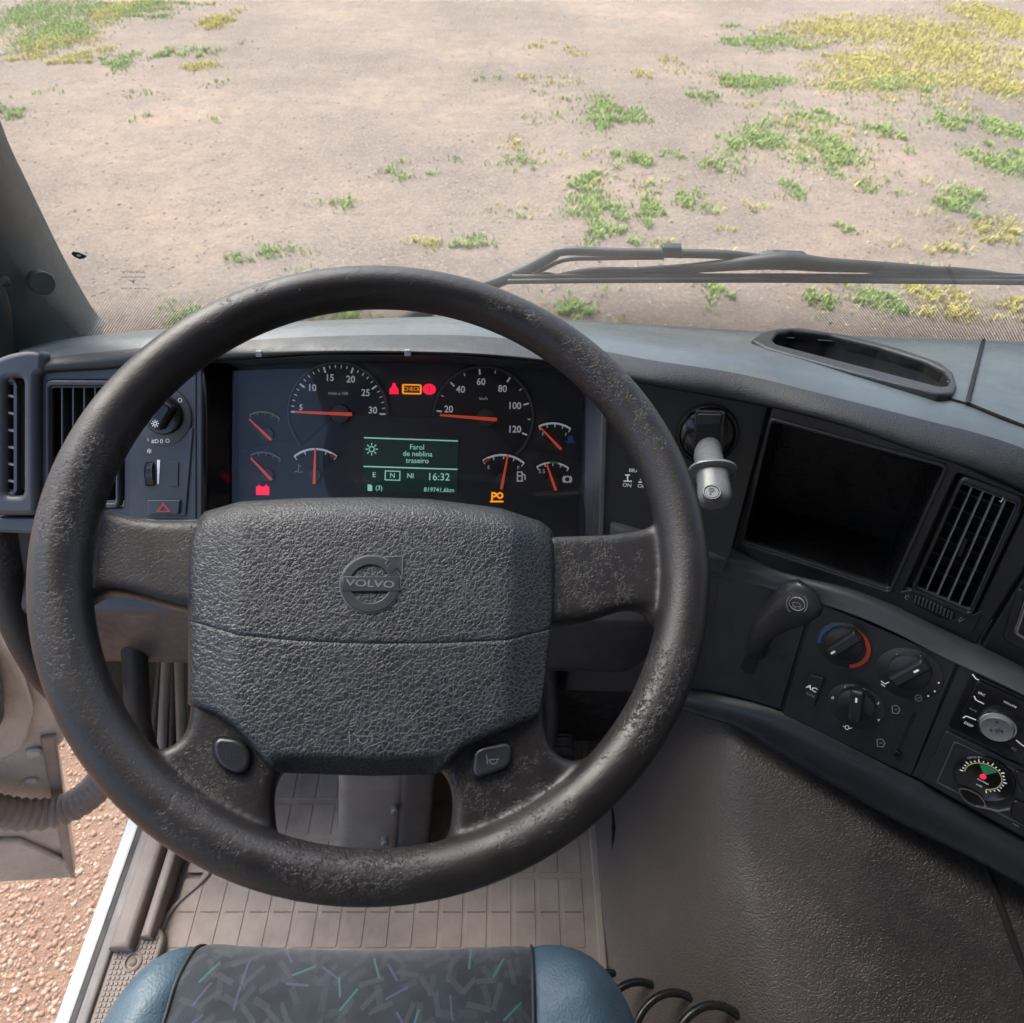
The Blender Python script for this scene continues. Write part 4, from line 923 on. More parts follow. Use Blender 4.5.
lines('truck_mark', LVP, [((793, 602), (799, 603)), ((799, 603), (801, 606)), ((793, 602), (793, 606)), ((793, 606), (801, 606.5))] + poly_arc(795, 607, 1, 0, 360, 6) + poly_arc(800, 607.4, 1, 0, 360, 6) + poly_arc(797, 604, 10.5, 130, 230, 6) + poly_arc(797, 604, 10.5, -50, 50, 6), .0006, 'grey_print', lv, h1=.0005)

# ------------------------------------------------------------------ heater controls
hc_ = thing('heater_panel', 'black heater control panel with three rotary knobs and A/C button', 'control panel', HV.hit(850, 745))
slab('plate', HV, [[(815, 601), (957, 662), (911, 776), (783, 714)]], -.004, .0025, 'dash_dark', hc_, .001, .002)
mh = HV.mpp(860, 690); plastic('dial_grey', (0.020, 0.0215, 0.023), 0.36, 900, .1, .0003)
def rot(cx, cy, pr_px, kr, pa, mark_end, marks):
    c = HV.l2(cx, cy, .004)
    pl_ = lathe('dial', HV, c, [(pr_px * mh, .001), (pr_px * mh, .0030), ((pr_px - 1) * mh, .0036), (.0001, .0036)], 'dial_grey', hc_, 48)
    ck = HV.l2(cx, cy, .014)
    kb = lathe('knob', HV, ck, [(kr * mh * 1.02, .0036), (kr * mh, .011), ((kr - 2) * mh, .0125), (.0001, .0125)], 'black_gloss' if 0 else 'dash_dark', hc_, 40)
    d = (Vector(HV.l2(cx + pa[0], cy + pa[1], .02)) - Vector(HV.l2(cx, cy, .02))).normalized(); c2 = Vector(HV.l2(cx, cy, .020))
    slab2('grip', HV, [rounded(stroke(c2 - d * kr * mh * 1.05, c2 + d * kr * mh * 1.05, 13 * mh), .003)], .0115, .021, 'dash_dark', kb, .003, smooth=60)
    e = c2 + d * kr * mh * mark_end; slab2('pointer', HV, [stroke(e - d * .0028, e + d * .0028, 2.0 * mh)], .0208, .0213, 'white_print', kb)
    return pl_
d1 = rot(843.5, 645.5, 27, 18.5, (12, -7.5), -.75, None); c = HV.l2(843.5, 646.5, .004)
slab2('blue_arc', HV, [band(c, 22.5 * mh, 25.5 * mh, 105, 205, 24)], .0036, .0041, 'ring_blue', d1)
slab2('red_arc', HV, [band(c, 21.8 * mh, 25.8 * mh, -52, 104, 30)], .0036, .0041, 'ring_red', d1)
d2 = rot(909, 674.5, 30, 19, (14, -7.5), .45, None)
for an in (100, 140, -5, 20, -25): 
    c = HV.l2(909.5, 676.5, .004); slab2('dot', HV, [circle((c[0] + 25.5 * mh * math.cos(R(an)), c[1] + 25.5 * mh * math.sin(R(an))), .9 * mh, 8)], .0036, .0040, 'white_print', d2)
lines('airflow_mark', HV, [((913, 656), (916, 658)), ((916, 658), (921, 656)), ((881, 681), (885, 684)), ((885, 684), (889, 682)), ((881, 684), (885, 686.5))], .0010, 'white_print', d2, h1=.0042)
lines('defrost_mark', HV, poly_arc(918.5, 698, 3.4, 0, 360, 8) + [((916, 699.5), (921.5, 696.5))], .0007, 'grey_print', d2, h1=.0042)
d3 = rot(855.5, 707, 28, 18.5, (1.5, -12), .5, None)
for x, y, s in ((832.6, 698, '0'), (845, 687, '1'), (863.5, 690, '2'), (878, 703.5, '3'), (878.5, 720, '4')): text(HV, x, y, s, 3.6, 'white_print', d3, .0042, name='numeral')
lines('fan_mark', HV, poly_arc(847, 727.5, 2.0, 0, 360, 8) + [((843, 726), (845, 727)), ((849, 728.5), (852, 728))], .0007, 'white_print', d3, h1=.0042)
ac = slab('ac_button', HV, [[(809.5, 674.5), (824, 678.5), (813.5, 707.5), (800.5, 704.5)]], .002, .0060, 'dash_dark', hc_, .001, .0015)
text(HV, 811.8, 688.5, 'AC', 5.4, 'white_print', ac, .0063, bold=.0002); text(HV, 810.3, 694.8, 'ON', 3.6, 'grey_print', ac, .0063)
slab('slider_slot', HV, [[(912.8, 712.5), (916.4, 713.8), (897.5, 757), (894, 755.5)]], .0025, .0028, 'void', hc_, 0, .001)
slab('slider_tab', HV, [[(895.5, 751), (902, 754), (899.5, 758), (893, 756)]], .0025, .0075, 'black_gloss', hc_, .001, .001)
for x, y in ((896, 709.5), (881, 743)):
    lines('recirculation_mark', HV, [((x - 4, y - 3.5), (x + 1, y - 4)), ((x + 1, y - 4), (x + 4, y)), ((x + 4, y), (x + 2, y + 4)), ((x + 2, y + 4), (x - 3.5, y + 3.5)), ((x - 3.5, y + 3.5), (x - 4, y - 3.5)), ((x - 1.5, y), (x + 1.5, y))], .0008, 'grey_print', hc_, h1=.003)

# ------------------------------------------------------------------ radio and tachograph
ra = thing('car_radio', 'black car radio with worn silver volume knob at the right edge', 'radio', HV.hit(1000, 750))
slab('surround', HV, [[(960, 664), (1120, 737), (1075, 838), (912, 776)]], -.004, .0015, 'dash_dark', ra, .0008, .001)
slab('bezel', HV, [[(971, 674), (1100, 733), (1076, 792), (948, 726)]], .001, .0055, 'black_gloss', ra, .001, .003)
rf_ = slab('face', HV, [[(977, 681), (1098, 737), (1078, 782), (959, 722)]], .0055, .0085, 'black_gloss', ra, .001, .003)
c = HV.l2(997, 728, .016); mr_ = HV.mpp(997, 728)
lathe('knob_ring', HV, HV.l2(997, 726, .010), [(19.5 * mr_, .008), (19 * mr_, .012), (17.5 * mr_, .0125), (17 * mr_, .010)], 'chrome', ra, 40)
vk = lathe('volume_knob', HV, c, [(16.8 * mr_, .008), (16.8 * mr_, .017), (15.6 * mr_, .019), (14 * mr_, .0185), (.0001, .0185)], 'knob_grey', ra, 40)
for dx, dy in ((0, -6), (5, 3), (-6, 2)):
    q = HV.l2(997 + dx, 728 + dy, .0185); slab2('knob_hole', HV, [circle(q, 1.4 * mr_, 12)], .0185, .0189, 'dash_dark', vk)
slab2('knob_centre', HV, [circle(HV.l2(997, 729, .0185), 2.4 * mr_, 16)], .0185, .0198, 'trim_silver', vk, .0004)
text(HV, 1010, 704.5, 'VOLUME', 2.6, 'white_print', rf_, .0088, rot=0)
text(HV, 981.5, 694, 'SRC', 3.0, 'white_print', rf_, .0088); text(HV, 968.5, 724.5, 'DISP', 3.4, 'white_print', rf_, .0088); text(HV, 973, 710, 'MUTE', 2.2, 'grey_print', rf_, .0088); text(HV, 1014, 749, 'EQ', 3.0, 'grey_print', rf_, .0088)
lines('key_mark', HV, [((974, 696), (976, 700)), ((976, 700), (984, 704)), ((963, 718), (966, 716)), ((966, 716), (976, 720)), ((972.5, 674), (976, 679)), ((976, 679), (979, 680)), ((1016, 740), (1022, 745)), ((1022, 745), (1030, 750))], .0011, 'white_print', rf_, h1=.0089)
tg = thing('tachograph', 'round tachograph dial with green sector and red centre below the radio', 'tachograph', HV.hit(985, 815))
slab('plate', HV, [[(946, 731), (1090, 800), (1062, 858), (922, 781)]], .0015, .0050, 'dash_dark', tg, .001, .003)
slab('raised_edge', HV, [[(954, 741), (1082, 802), (1062, 846), (936, 783)], [(955.5, 742.8), (1080, 802.5), (1061, 843.5), (938, 782.5)]], .005, .0058, 'trim_silver', tg, .0003, .003)
ct = HV.l2(984, 779, .008); mt_ = HV.mpp(984, 779)
dd = lathe('dial', HV, ct, [(30 * mt_, .004), (30 * mt_, .0075), (28.5 * mt_, .009), (27 * mt_, .0080), (.0001, .0080)], 'black_gloss', tg, 48)
ct = HV.l2(983, 776.5, .0084)
slab2('scale_ring', HV, [band(ct, 17.2 * mt_, 18.2 * mt_, -55, 200, 40)], .0080, .0084, 'arc_yellow', dd)
for i in range(22):
    an = 200 - 255 * i / 21; L = 22.5 if i % 3 == 0 else 20.8
    slab2('tick', HV, [stroke((ct[0] + 19 * mt_ * math.cos(R(an)), ct[1] + 19 * mt_ * math.sin(R(an))), (ct[0] + L * mt_ * math.cos(R(an)), ct[1] + L * mt_ * math.sin(R(an))), 1.1 * mt_)], .0080, .0084, 'white_print', dd)
slab2('green_sector', HV, [circle(ct, 16 * mt_, 16, 62, 128) + [(ct[0], ct[1] + 2 * mt_)]], .0080, .0084, 'dial_green', dd)
slab2('red_centre', HV, [circle(ct, 3.2 * mt_, 20)], .0084, .0090, 'led_red', dd)
text(HV, 983, 781.5, 'rev/min', 2.8, 'white_print', dd, .0086); text(HV, 979, 785.5, 'x100', 2.2, 'white_print', dd, .0086)
bt = slab('key_button', HV, [[(958, 789), (966, 789), (980, 796), (986, 806), (978, 807), (964, 800)]], .006, .0105, 'black_gloss', tg, .001, .006)
slab('key_outline', HV, [[(957, 788), (966, 788), (981, 795), (987.5, 807.5), (978, 808.5), (963.5, 801)], [(959, 789.5), (966, 789.5), (980, 796), (985.5, 806), (978, 806.8), (964.5, 799.8)]], .0105, .0110, 'chrome', tg, 0, [.006, .005])
slab('key_button', HV, [[(1014, 770), (1034, 778), (1036, 795), (1022, 792)]], .005, .0090, 'black_gloss', tg, .001, .004)
slab('key_button', HV, [[(1013, 800), (1034, 808), (1030, 830), (1010, 815)]], .005, .0090, 'black_gloss', tg, .001, .004)
slab('chrome_line', HV, [[(982, 806), (998, 810), (1010, 808), (1010, 809.8), (998, 812), (981, 808)]], .005, .0062, 'chrome', tg)
lines('chrome_line', HV, [((1012, 768), (1014, 780)), ((1014, 780), (1021, 793)), ((1012, 799), (1009, 812))], .0009, 'trim_silver', tg, h1=.006)
text(HV, 1016, 825, 'mm', 3, 'grey_print', tg, .0092)

# ------------------------------------------------------------------ steering wheel
_wy, _we = R(-24.4), R(66.0)
WH = PlaneN(W(396.8, 538.1, .481), (-math.sin(_wy) * math.cos(_we), -math.cos(_wy) * math.cos(_we), math.sin(_we)), Vector((1, 0, 0)))
sw_ = thing('steering_wheel', 'worn dark leather steering wheel with four spokes and square grained hub', 'steering wheel', WH.o - WH.n * .03)
def wheel_body():
    bm = bmesh.new(); RR = .208; n1, n2 = 128, 20; V = []
    for i in range(n1):
        th = 2 * math.pi * i / n1; r = .0163 + .0016 * abs(math.cos(th)) ** 2 - (.0008 * max(0, -math.sin(th)))
        for j in range(n2):
            ph = 2 * math.pi * j / n2; rad = RR + r * math.cos(ph)
            V.append(bm.verts.new(WH.g(rad * math.cos(th), rad * math.sin(th), r * 1.08 * math.sin(ph))))
    for i in range(n1):
        for j in range(n2):
            bm.faces.new((V[i * n2 + j], V[((i + 1) % n1) * n2 + j], V[((i + 1) % n1) * n2 + (j + 1) % n2], V[i * n2 + (j + 1) % n2]))
    me = bpy.data.meshes.new('w'); bm.to_mesh(me); bm.free()
    tmp = [bpy.data.objects.new('w', me)]
    sp = [([(52, 525), (80, 505), (100, 506), (130, 514), (160, 518), (205, 518), (205, 614), (160, 603), (130, 594), (104, 590), (84, 600), (52, 630)], -.022, -.002),
          ([(690, 520), (668, 517), (645, 527), (610, 532), (545, 534), (545, 624), (590, 619), (630, 606), (648, 608), (664, 628), (690, 640)], -.022, -.002),
          ([(188, 640), (188, 712), (184, 732), (172, 745), (156, 750), (140, 748), (128, 765), (150, 800), (200, 850), (262, 875), (300, 875), (300, 856), (283, 848), (274, 834), (271, 800), (276, 776), (300, 760), (300, 640)], -.020, .001),
          ([(544, 640), (546, 725), (552, 746), (562, 757), (578, 762), (594, 756), (606, 772), (575, 825), (530, 860), (480, 875), (425, 875), (425, 856), (442, 848), (452, 834), (455, 800), (450, 778), (430, 760), (430, 640)], -.020, .001),
          ([(200, 530), (545, 535), (535, 760), (200, 750)], -.030, -.008)]
    for lp, h0, h1 in sp:
        L = rounded([WH.l2(x, y, h1 * .5) for x, y in lp], .006)
        q = slab2('w', WH, [L], h0, h1, 'rim_leather', None, .006); q.data.transform(Matrix.Translation(q.location)); tmp.append(q)
    # hole for the lower opening is left between the two lower spokes
    bm = bmesh.new()
    for o in tmp: bm.from_mesh(o.data)
    bmesh.ops.remove_doubles(bm, verts=bm.verts, dist=1e-6)
    me2 = bpy.data.meshes.new('w2'); bm.to_mesh(me2); bm.free()
    for o in tmp:
        if o.name in COL.objects: COL.objects.unlink(o)
        bpy.data.objects.remove(o)
    ob = bpy.data.objects.new('w2', me2); COL.objects.link(ob)
    # cut the opening below the hub through the core slab
    cut = slab2('cut', WH, [rounded([WH.l2(x, y, 0) for x, y in ((276, 778), (446, 780), (449, 800), (446, 835), (436, 850), (405, 853), (320, 851), (288, 845), (276, 820))], .008)], -.08, -.0405, 'rim_leather', None)
    COL.objects.unlink(cut); bpy.data.objects.remove(cut)
    md = ob.modifiers.new('r', 'REMESH'); md.mode = 'VOXEL'; md.voxel_size = .0019
    ms = ob.modifiers.new('s', 'SMOOTH'); ms.factor = .5; ms.iterations = 14
    dg = bpy.context.evaluated_depsgraph_get(); out = bpy.data.meshes.new_from_object(ob.evaluated_get(dg))
    bpy.data.objects.remove(ob)
    return finish('rim', out, 'rim_leather', sw_, 180)
wheel_body()
TOPX = [(188, 560), (189, 538), (193, 525), (205, 511.5), (240, 501.5), (300, 498), (370, 497), (430, 499), (500, 508), (540, 521), (551, 529), (555, 540), (556, 560)]
BOTX = [(188, 704), (190, 706), (215, 716), (235, 729), (250, 745), (265, 764), (272, 770), (285, 773), (370, 776), (430, 774.5), (440, 773), (450, 762), (465, 748), (490, 737), (520, 726), (539, 719), (543, 700), (548, 660), (553, 615), (556, 575)]
SEAM = [(188, 620), (238, 635), (300, 641), (367, 643.5), (440, 643), (507, 640), (550, 629), (556, 626)]
def I(tab, x): return float(np.interp(x, [p[0] for p in tab], [p[1] for p in tab]))
def sstep(t): t = max(0, min(1, t)); return t * t * (3 - 2 * t)
def soft(t, k=.18): return 0 if t <= 0 else (t * t / (2 * k) if t < k else t - k / 2)
def hubh(x, y):
    tp, bt = I(TOPX, x), I(BOTX, x)
    h = .0125
    h -= .011 * soft((242 - x - (y - 600) * .02) / 54) + .011 * soft((x - 506 - (600 - y) * .04) / 50)
    d = max(0, y - tp); h -= .016 * math.exp(-d / 6.5)
    d = max(0, bt - y)
    lip = sstep((x - 268) / 25) * sstep((452 - x) / 25)
    h -= lip * .017 * soft((20 - d) / 20, .25) + (1 - lip) * .006 * math.exp(-d / 2.5)
    h -= .005 * math.exp(-max(0, x - 188) / 2.2) + .005 * math.exp(-max(0, 556 - x) / 2.2)
    return h
def hub_part(name, x0, x1, ya, yb, mat):
    nx, ny = 92, 44
    xs = [x0 + (x1 - x0) * .5 * (1 - math.cos(math.pi * i / nx)) * .35 + (x1 - x0) * i / nx * .65 for i in range(nx + 1)]
    G = []
    for j in range(-1, ny + 2):
        jj = min(max(j, 0), ny); r = []
        k = jj / ny; k = .5 * (1 - math.cos(math.pi * k)) * .5 + k * .5
        for i in range(-1, nx + 2):
            x = xs[min(max(i, 0), nx)]; a, b = ya(x), yb(x); y = a + (b - a) * k
            h = hubh(x, y)
            e = min(abs(y - a), abs(y - b)); 
            if name == 'lower_pad' and abs(y - a) < 2: h -= .0005 * (1 - abs(y - a) / 2)
            if name == 'upper_pad' and abs(y - b) < 2: h -= .0005 * (1 - abs(y - b) / 2)
            p = WH.hit(x, y, h)
            if j in (-1, ny + 1) or i in (-1, nx + 1): p = p - WH.n * (h + .026)
            r.append(p)
        G.append(r)
    return loft(name, G, mat, sw_, smooth=50)
hub_part('upper_pad', 188, 556, lambda x: I(TOPX, x), lambda x: min(I(SEAM, x) - .3, I(BOTX, x) - .3), 'hub_leather')
hub_part('lower_pad', 188, 550, lambda x: I(SEAM, x) + .3, lambda x: I(BOTX, x), 'hub_leather')
plastic('badge', (0.028, 0.031, 0.038), 0.38, 900, 0.1, 0.0003); plastic('badge_edge', (0.13, 0.14, 0.155), 0.36, 900, 0.1, 0.0003)
cw = WH.l2(370.5, 583.7, .0135); mw = WH.mpp(370.5, 583.7)
em = slab2('emblem', WH, [circle(cw, 29 * mw, 56), circle(cw, 19.5 * mw, 48)], .0110, .0137, 'badge', sw_, .0006)
slab2('emblem_edge', WH, [circle(cw, 30 * mw, 56), circle(cw, 29 * mw, 56)], .0110, .0131, 'badge_edge', em, .0003)
slab('emblem_arrow', WH, [[(383, 557.5), (402, 556.3), (401.5, 574), (397, 568), (391.5, 573), (386, 567), (391, 562)]], .0110, .0139, 'badge', em, .0004)
lines('arrow_edge', WH, [((383, 557), (402.5, 556)), ((402.5, 556), (402, 575)), ((402, 575), (400, 578)), ((383, 558), (388, 560)), ((388, 560), (385, 564))], .9 * mw, 'badge_edge', em, h1=.0142)
slab('emblem_bar', WH, [[(342, 576.3), (399, 576.3), (400, 591.2), (342, 591.2)]], .0110, .0140, 'badge', em, .0005)
text(WH, 370.5, 583.9, 'VOLVO', 7.2, 'badge_edge', em, .0143, sx=1.42, bold=.0001)
lines('horn_mark', WH, [((349, 731), (350, 746)), ((353, 733), (356, 736)), ((356, 736), (372, 736)), ((372, 733), (372, 742))] + poly_arc(363, 738.5, 5, 180, 360, 6), 1.0 * mw, 'badge_edge', sw_, h1=.0129)
plastic('button_grey', (0.022, 0.025, 0.03), 0.22, 900, 0.05, 0.0003)
BL = [(213, 743), (219, 737), (238, 739), (248, 747), (251, 759), (246, 772), (236, 774), (221, 767.5), (214, 757)]
BR = [(474, 753), (480, 747), (507, 742), (512, 747), (511, 763), (505, 769.5), (478, 778), (473, 772)]
for q, nm in ((BL, 0), (BR, 1)):
    cx, cy = sum(p[0] for p in q) / len(q), sum(p[1] for p in q) / len(q)
    slab('button_gap', WH, [[(cx + (x - cx) * 1.08, cy + (y - cy) * 1.08) for x, y in q]], -.004, .0030, 'void', sw_, 0, .004)
    b_ = slab('horn_button', WH, [q], -.004, .0060, 'button_grey', sw_, .0022, .004, smooth=60)
    lines('horn_mark', WH, [((cx - 6, cy - 4), (cx - 5, cy + 5)), ((cx - 4, cy + 1), (cx + 7, cy))] + poly_arc(cx + 1, cy + 1, 4.2, 180, 360, 5), .8 * mw, 'badge' if nm == 0 else 'badge_edge', b_, h1=.0063)

# ------------------------------------------------------------------ steering column and foot well things
sc = thing('steering_column', 'grey steering column rising from the floor below the wheel hub', 'steering column', W(372, 850, 1.12))
def prism(name, top, bot, mat, parent, r=.006):
    loft(name, [rnd3(top, r), rnd3(bot, r)], mat, parent, closed=True, caps=True, smooth=40)
def rnd3(q, r, n=4):
    P = [Vector(p) for p in q]; out = []
    for i, p in enumerate(P):
        a, b = P[i - 1] - p, P[(i + 1) % len(P)] - p; k = min(r, a.length * .45, b.length * .45); s, e = p + a.normalized() * k, p + b.normalized() * k
        for j in range(n + 1): t = j / n; out.append(s * (1 - t) ** 2 + p * 2 * t * (1 - t) + e * t * t)
    return out
tube('upper_column', [WH.g(0, -.03, -.02), WH.g(0, -.04, -.10), Vector((-.07, .40, 1.93)), Vector((-.06, .45, 1.80))], [.045, .040, .040, .04], 'dash_dark', sc, 20, 5)
def rect(px, py, z, w, d): 
    c = atZ(px, py, z); return [c + Vector(v) for v in ((-w, -d, 0), (w, -d, 0), (w, d, 0), (-w, d, 0))]
prism('lower_cover', rect(385, 640, 1.80, .05, .06), rect(372, 818, FLOOR + .004, .048, .055), 'column_grey', sc, .018)
prism('side_plate', rect(428, 652, 1.80, .022, .05), rect(415, 822, FLOOR + .004, .026, .05), 'knee_panel', sc, .012)
for x, y, z in ((395, 811, 1.50), (385, 843, 1.42)):
    p_ = Plane(atZ(x, y, z) + Vector((.01, -.014, .01)), -12, 30); lathe('bolt', p_, p_.l2(x, y), [(.0058, -.008), (.0058, .002), (.004, .004), (.0001, .0045)], 'knob_grey', sc, 14)
for nm, lab, x0, x1 in (('clutch_pedal', 'dusty clutch pedal arm seen left of the steering column', -.36, -.345), ('throttle_pedal', 'dark throttle pedal in the shadowed right of the foot well', .05, .06)):
    dy = -.12 if nm == 'throttle_pedal' else 0
    pt = thing(nm, lab, 'pedal', (x0, .6 + dy, FLOOR))
    tube('arm', [(x0, .70 + dy * 1.5, 1.80), (x0, .70 + dy * 1.5, 1.70), (x0 + .01, .66 + dy * 1.3, 1.58), (x1, .60 + dy, 1.50)], .011, 'knee_panel', pt, 10, 5)
    pp = Plane(Vector((x1, .585 + dy, 1.49)), 0, 45); slab2('pad', pp, [rounded([(-.035, -.04), (.035, -.04), (.035, .04), (-.035, .04)], .01)], -.006, .006, 'rubber', pt, .002)
    for k in range(5): slab2('rib', pp, [rounded([(-.03, -.033 + k * .0155), (.03, -.033 + k * .0155), (.03, -.027 + k * .0155), (-.03, -.027 + k * .0155)], .002)], .006, .009, 'rubber', pt, .001)
lk = thing('wiring_loom', 'black ribbed cable bundle hanging under the dash beside the door jamb', 'cable', W(135, 745, 1.05))
tube('bundle', [W(134, 640, .93), W(137, 700, .95), W(140, 730, .98), W(150, 760, 1.03), W(160, 800, 1.1)], .016, 'rubber', lk, 12, 6)
for i in range(5): tube('rod', [W(162 + i * 6, 650, 1.0), W(150 + i * 11, 770, 1.15)], .006 + .003 * (i % 2), 'column_grey' if i % 2 else 'rubber', lk, 8, 3)

fm = thing('floor_mat', 'dusty beige rubber floor mat with rows of raised blocks', 'floor mat', (-.2, .3, FLOOR))
FP = PlaneN((-.2, .3, FLOOR + .0), (0, 0, 1))
slab2('mat_sheet', FP, [rounded([(-.32, -.65), (.335, -.65), (.335, .44), (-.27, .44), (-.27, .02), (-.32, -.03)], .03)], .001, .008, 'mat_rubber', fm, .002)
bmx = None
for j in range(9):
    for i in range(17):
        x = -.285 + i * .036; y = -.16 + j * .056 - (.012 if j > 2 else 0)
        if bmx is None:
            bmx = slab2('raised_block', FP, [rounded([(-.0155, -.024), (.0155, -.024), (.0155, .024), (-.0155, .024)], .004, 3)], .007, .0090, 'mat_rubber', fm, .0010)
            loc0 = (x, y); bmx.location = (x, y, 0)
        else:
            o = bmx.copy(); COL.objects.link(o); o.location = (x, y, 0)
slab2('mat_edge', FP, [rounded([(-.32, -.65), (.335, -.65), (.335, .44), (-.27, .44), (-.27, .02), (-.32, -.03)], .03), rounded([(-.308, -.64), (.323, -.64), (.323, .43), (-.258, .43), (-.258, .025), (-.308, -.025)], .025)], .007, .013, 'mat_rubber', fm, .0025)

# ------------------------------------------------------------------ engine cover between the seats
ec = thing('engine_cover', 'big grained brown-grey vinyl engine cover right of the foot well', 'engine cover', (.5, .1, FLOOR))
E0 = HV.hit(690, 700, -.004); AL = Vector((math.cos(R(36)), -math.sin(R(36)), 0)); DD = Vector((-math.sin(R(36)), -math.cos(R(36)), 0))
def tz(x, y):
    d = (Vector((x, y, 0)) - Vector((E0.x, E0.y, 0))).dot(DD)
    zt = E0.z - .012 - .30 * soft(d / .3, .5) * .3 - .05 * sstep(d / .12)
    k = sstep((x - .118 - .03 * sstep((.3 - y) / .3)) / .17)
    return FLOOR + .002 + (zt - FLOOR) * k ** .85, d
xs = [.105 + 1.25 * (i / 90) ** 1.25 for i in range(91)]; ys = [-.6 + 1.15 * i / 80 for i in range(81)]
loft('cover', [[Vector((x, y, tz(x, y)[0])) for x in xs] for y in ys], 'tunnel_vinyl', ec, smooth=180, keep=lambda c: tz(c.x, c.y)[1] > -.10)
def on_cover(px, py):
    d = ray(px, py); t = .4
    while t < 1.6:
        p = CAM + d * t
        if p.z <= tz(p.x, p.y)[0]: return p
        t += .002
    return CAM + d * 1.1
tube('rubber_joint', [on_cover(x, y) + Vector((0, 0, .000)) for x, y in ((974, 842), (985, 868), (998, 900), (1012, 938), (1026, 975), (1045, 1025))], .0042, 'void', ec, 8, 5)
tube('cover_slit', [on_cover(x, y) + Vector((0, 0, .001)) for x, y in ((612, 806), (614, 828), (612, 850))], [.001, .004, .001], 'void', ec, 8, 4)

# ------------------------------------------------------------------ driver seat
st = thing('driver_seat', 'blue leather driver seat cushion with patterned dark fabric centre', 'seat', (-.13, -.1, FLOOR + .01))
SX, SZ, SF, HWD = -.132, 1.797, .158, .254
def seat_pt(x, v):
    """x across, v 0..1 along the profile from under the nose to the back"""
    u = (x - SX) / HWD; au = abs(u)
    corner = .085 * (1 - math.sqrt(max(0, 1 - max(0, (au - .62) / .38) ** 2))) if au > .62 else 0
    yf = SF - corner - .004 * math.cos(u * 3)
    side = .05 * (1 - math.sqrt(max(0, 1 - max(0, (au - .70) / .30) ** 2))) if au > .70 else 0
    bol = .012 * math.exp(-((au - .80) / .12) ** 2)
    zt = SZ - side + bol
    P = [(-.03, -.17), (-.012, -.11), (0, -.06), (-.008, -.028), (-.032, -.007), (-.07, 0), (-.14, .001), (-.3, -.006), (-.55, -.01)]
    t = v * (len(P) - 1); i = min(int(t), len(P) - 2); f = t - i
    a, b, c, d = P[max(i - 1, 0)], P[i], P[i + 1], P[min(i + 2, len(P) - 1)]
    def cr(k): return .5 * (2 * b[k] + (c[k] - a[k]) * f + (2 * a[k] - 5 * b[k] + 4 * c[k] - d[k]) * f * f + (3 * b[k] - a[k] - 3 * c[k] + d[k]) * f ** 3)
    wr = .0018 * math.sin(x * 90 + v * 17) * math.sin(v * 23 + x * 31) if au > .55 else 0
    return Vector((x, yf + cr(0), zt + cr(1) + wr))
def seat_x(px): 
    return SX + ((px - 371) / 700 * .665)
def cushion(name, x0, x1, mat, lift=0.0, n=26, pinch=True):
    rows = []
    for j in range(41):
        r = []
        for i in range(n + 1):
            k = i / n; x = x0 + (x1 - x0) * k; p = seat_pt(x, j / 40); e = min(k, 1 - k) * (x1 - x0)
            p = p + Vector((0, .25, 1)).normalized() * (lift - .006 * math.exp(-e / .006)) ; r.append(p)
        rows.append(r)
    return loft(name, rows, mat, st, smooth=180)
xa, xb = seat_x(189), seat_x(530)
cushion('left_bolster', SX - HWD, xa, 'seat_leather'); cushion('right_bolster', xb, SX + HWD, 'seat_leather'); cushion('fabric_centre', xa, xb, 'seat_fabric', .002, 40)
for x in (xa, xb): tube('seam', [seat_pt(x, j / 20) + Vector((0, .0, -.002)) for j in range(21)], .0016, 'seat_side', st, 6, 2)
def lip(u): return [seat_pt(SX + HWD * u, j / 24) for j in range(25)]
tube('piping', [p + Vector((.0, 0, -.001)) for p in lip(.993)], .0024, 'seat_side', st, 8, 2); tube('piping', [p for p in lip(-.993)], .0024, 'seat_side', st, 8, 2)
sk_ = [(SX - .235, SF - .10), (SX - .20, SF - .045), (SX, SF - .03), (SX + .20, SF - .045), (SX + .25, SF - .10), (SX + .285, SF - .2), (SX + .285, -.6), (SX - .235, -.6)]
loft('seat_base', [[Vector((x, y, FLOOR + .012)) for x, y in sk_], [Vector((x, y, SZ - .09)) for x, y in sk_], [Vector((x * .97 + SX * .03, y - .02, SZ - .06)) for x, y in sk_]], 'seat_side', st, closed=True, caps=True, smooth=40)

# ------------------------------------------------------------------ coiled cable beside the seat
cb = []
P0, P1 = W(600, 1012, .98), W(735, 1066, .76); axc = (P1 - P0).normalized(); s1 = axc.cross(Vector((0, 0, 1))).normalized(); s2 = s1.cross(axc).normalized()
hx = (axc * 1.0)
for k in range(150):
    t = k / 149; a = 2 * math.pi * 3.7 * t + .6
    cb.append(P0.lerp(P1, t) + s1 * .050 * math.cos(a) + s2 * .050 * math.sin(a))
o = tube('coiled_cable', cb, .0048, 'rubber', None, 10, 1); tag(o, 'black coiled cable bunched beside the right side of the seat', 'cable')
bpy.data.objects['coiled_cable'].data.materials[0] = plastic('cable_black', (.012, .013, .014), .3, 500, .05, .0003)

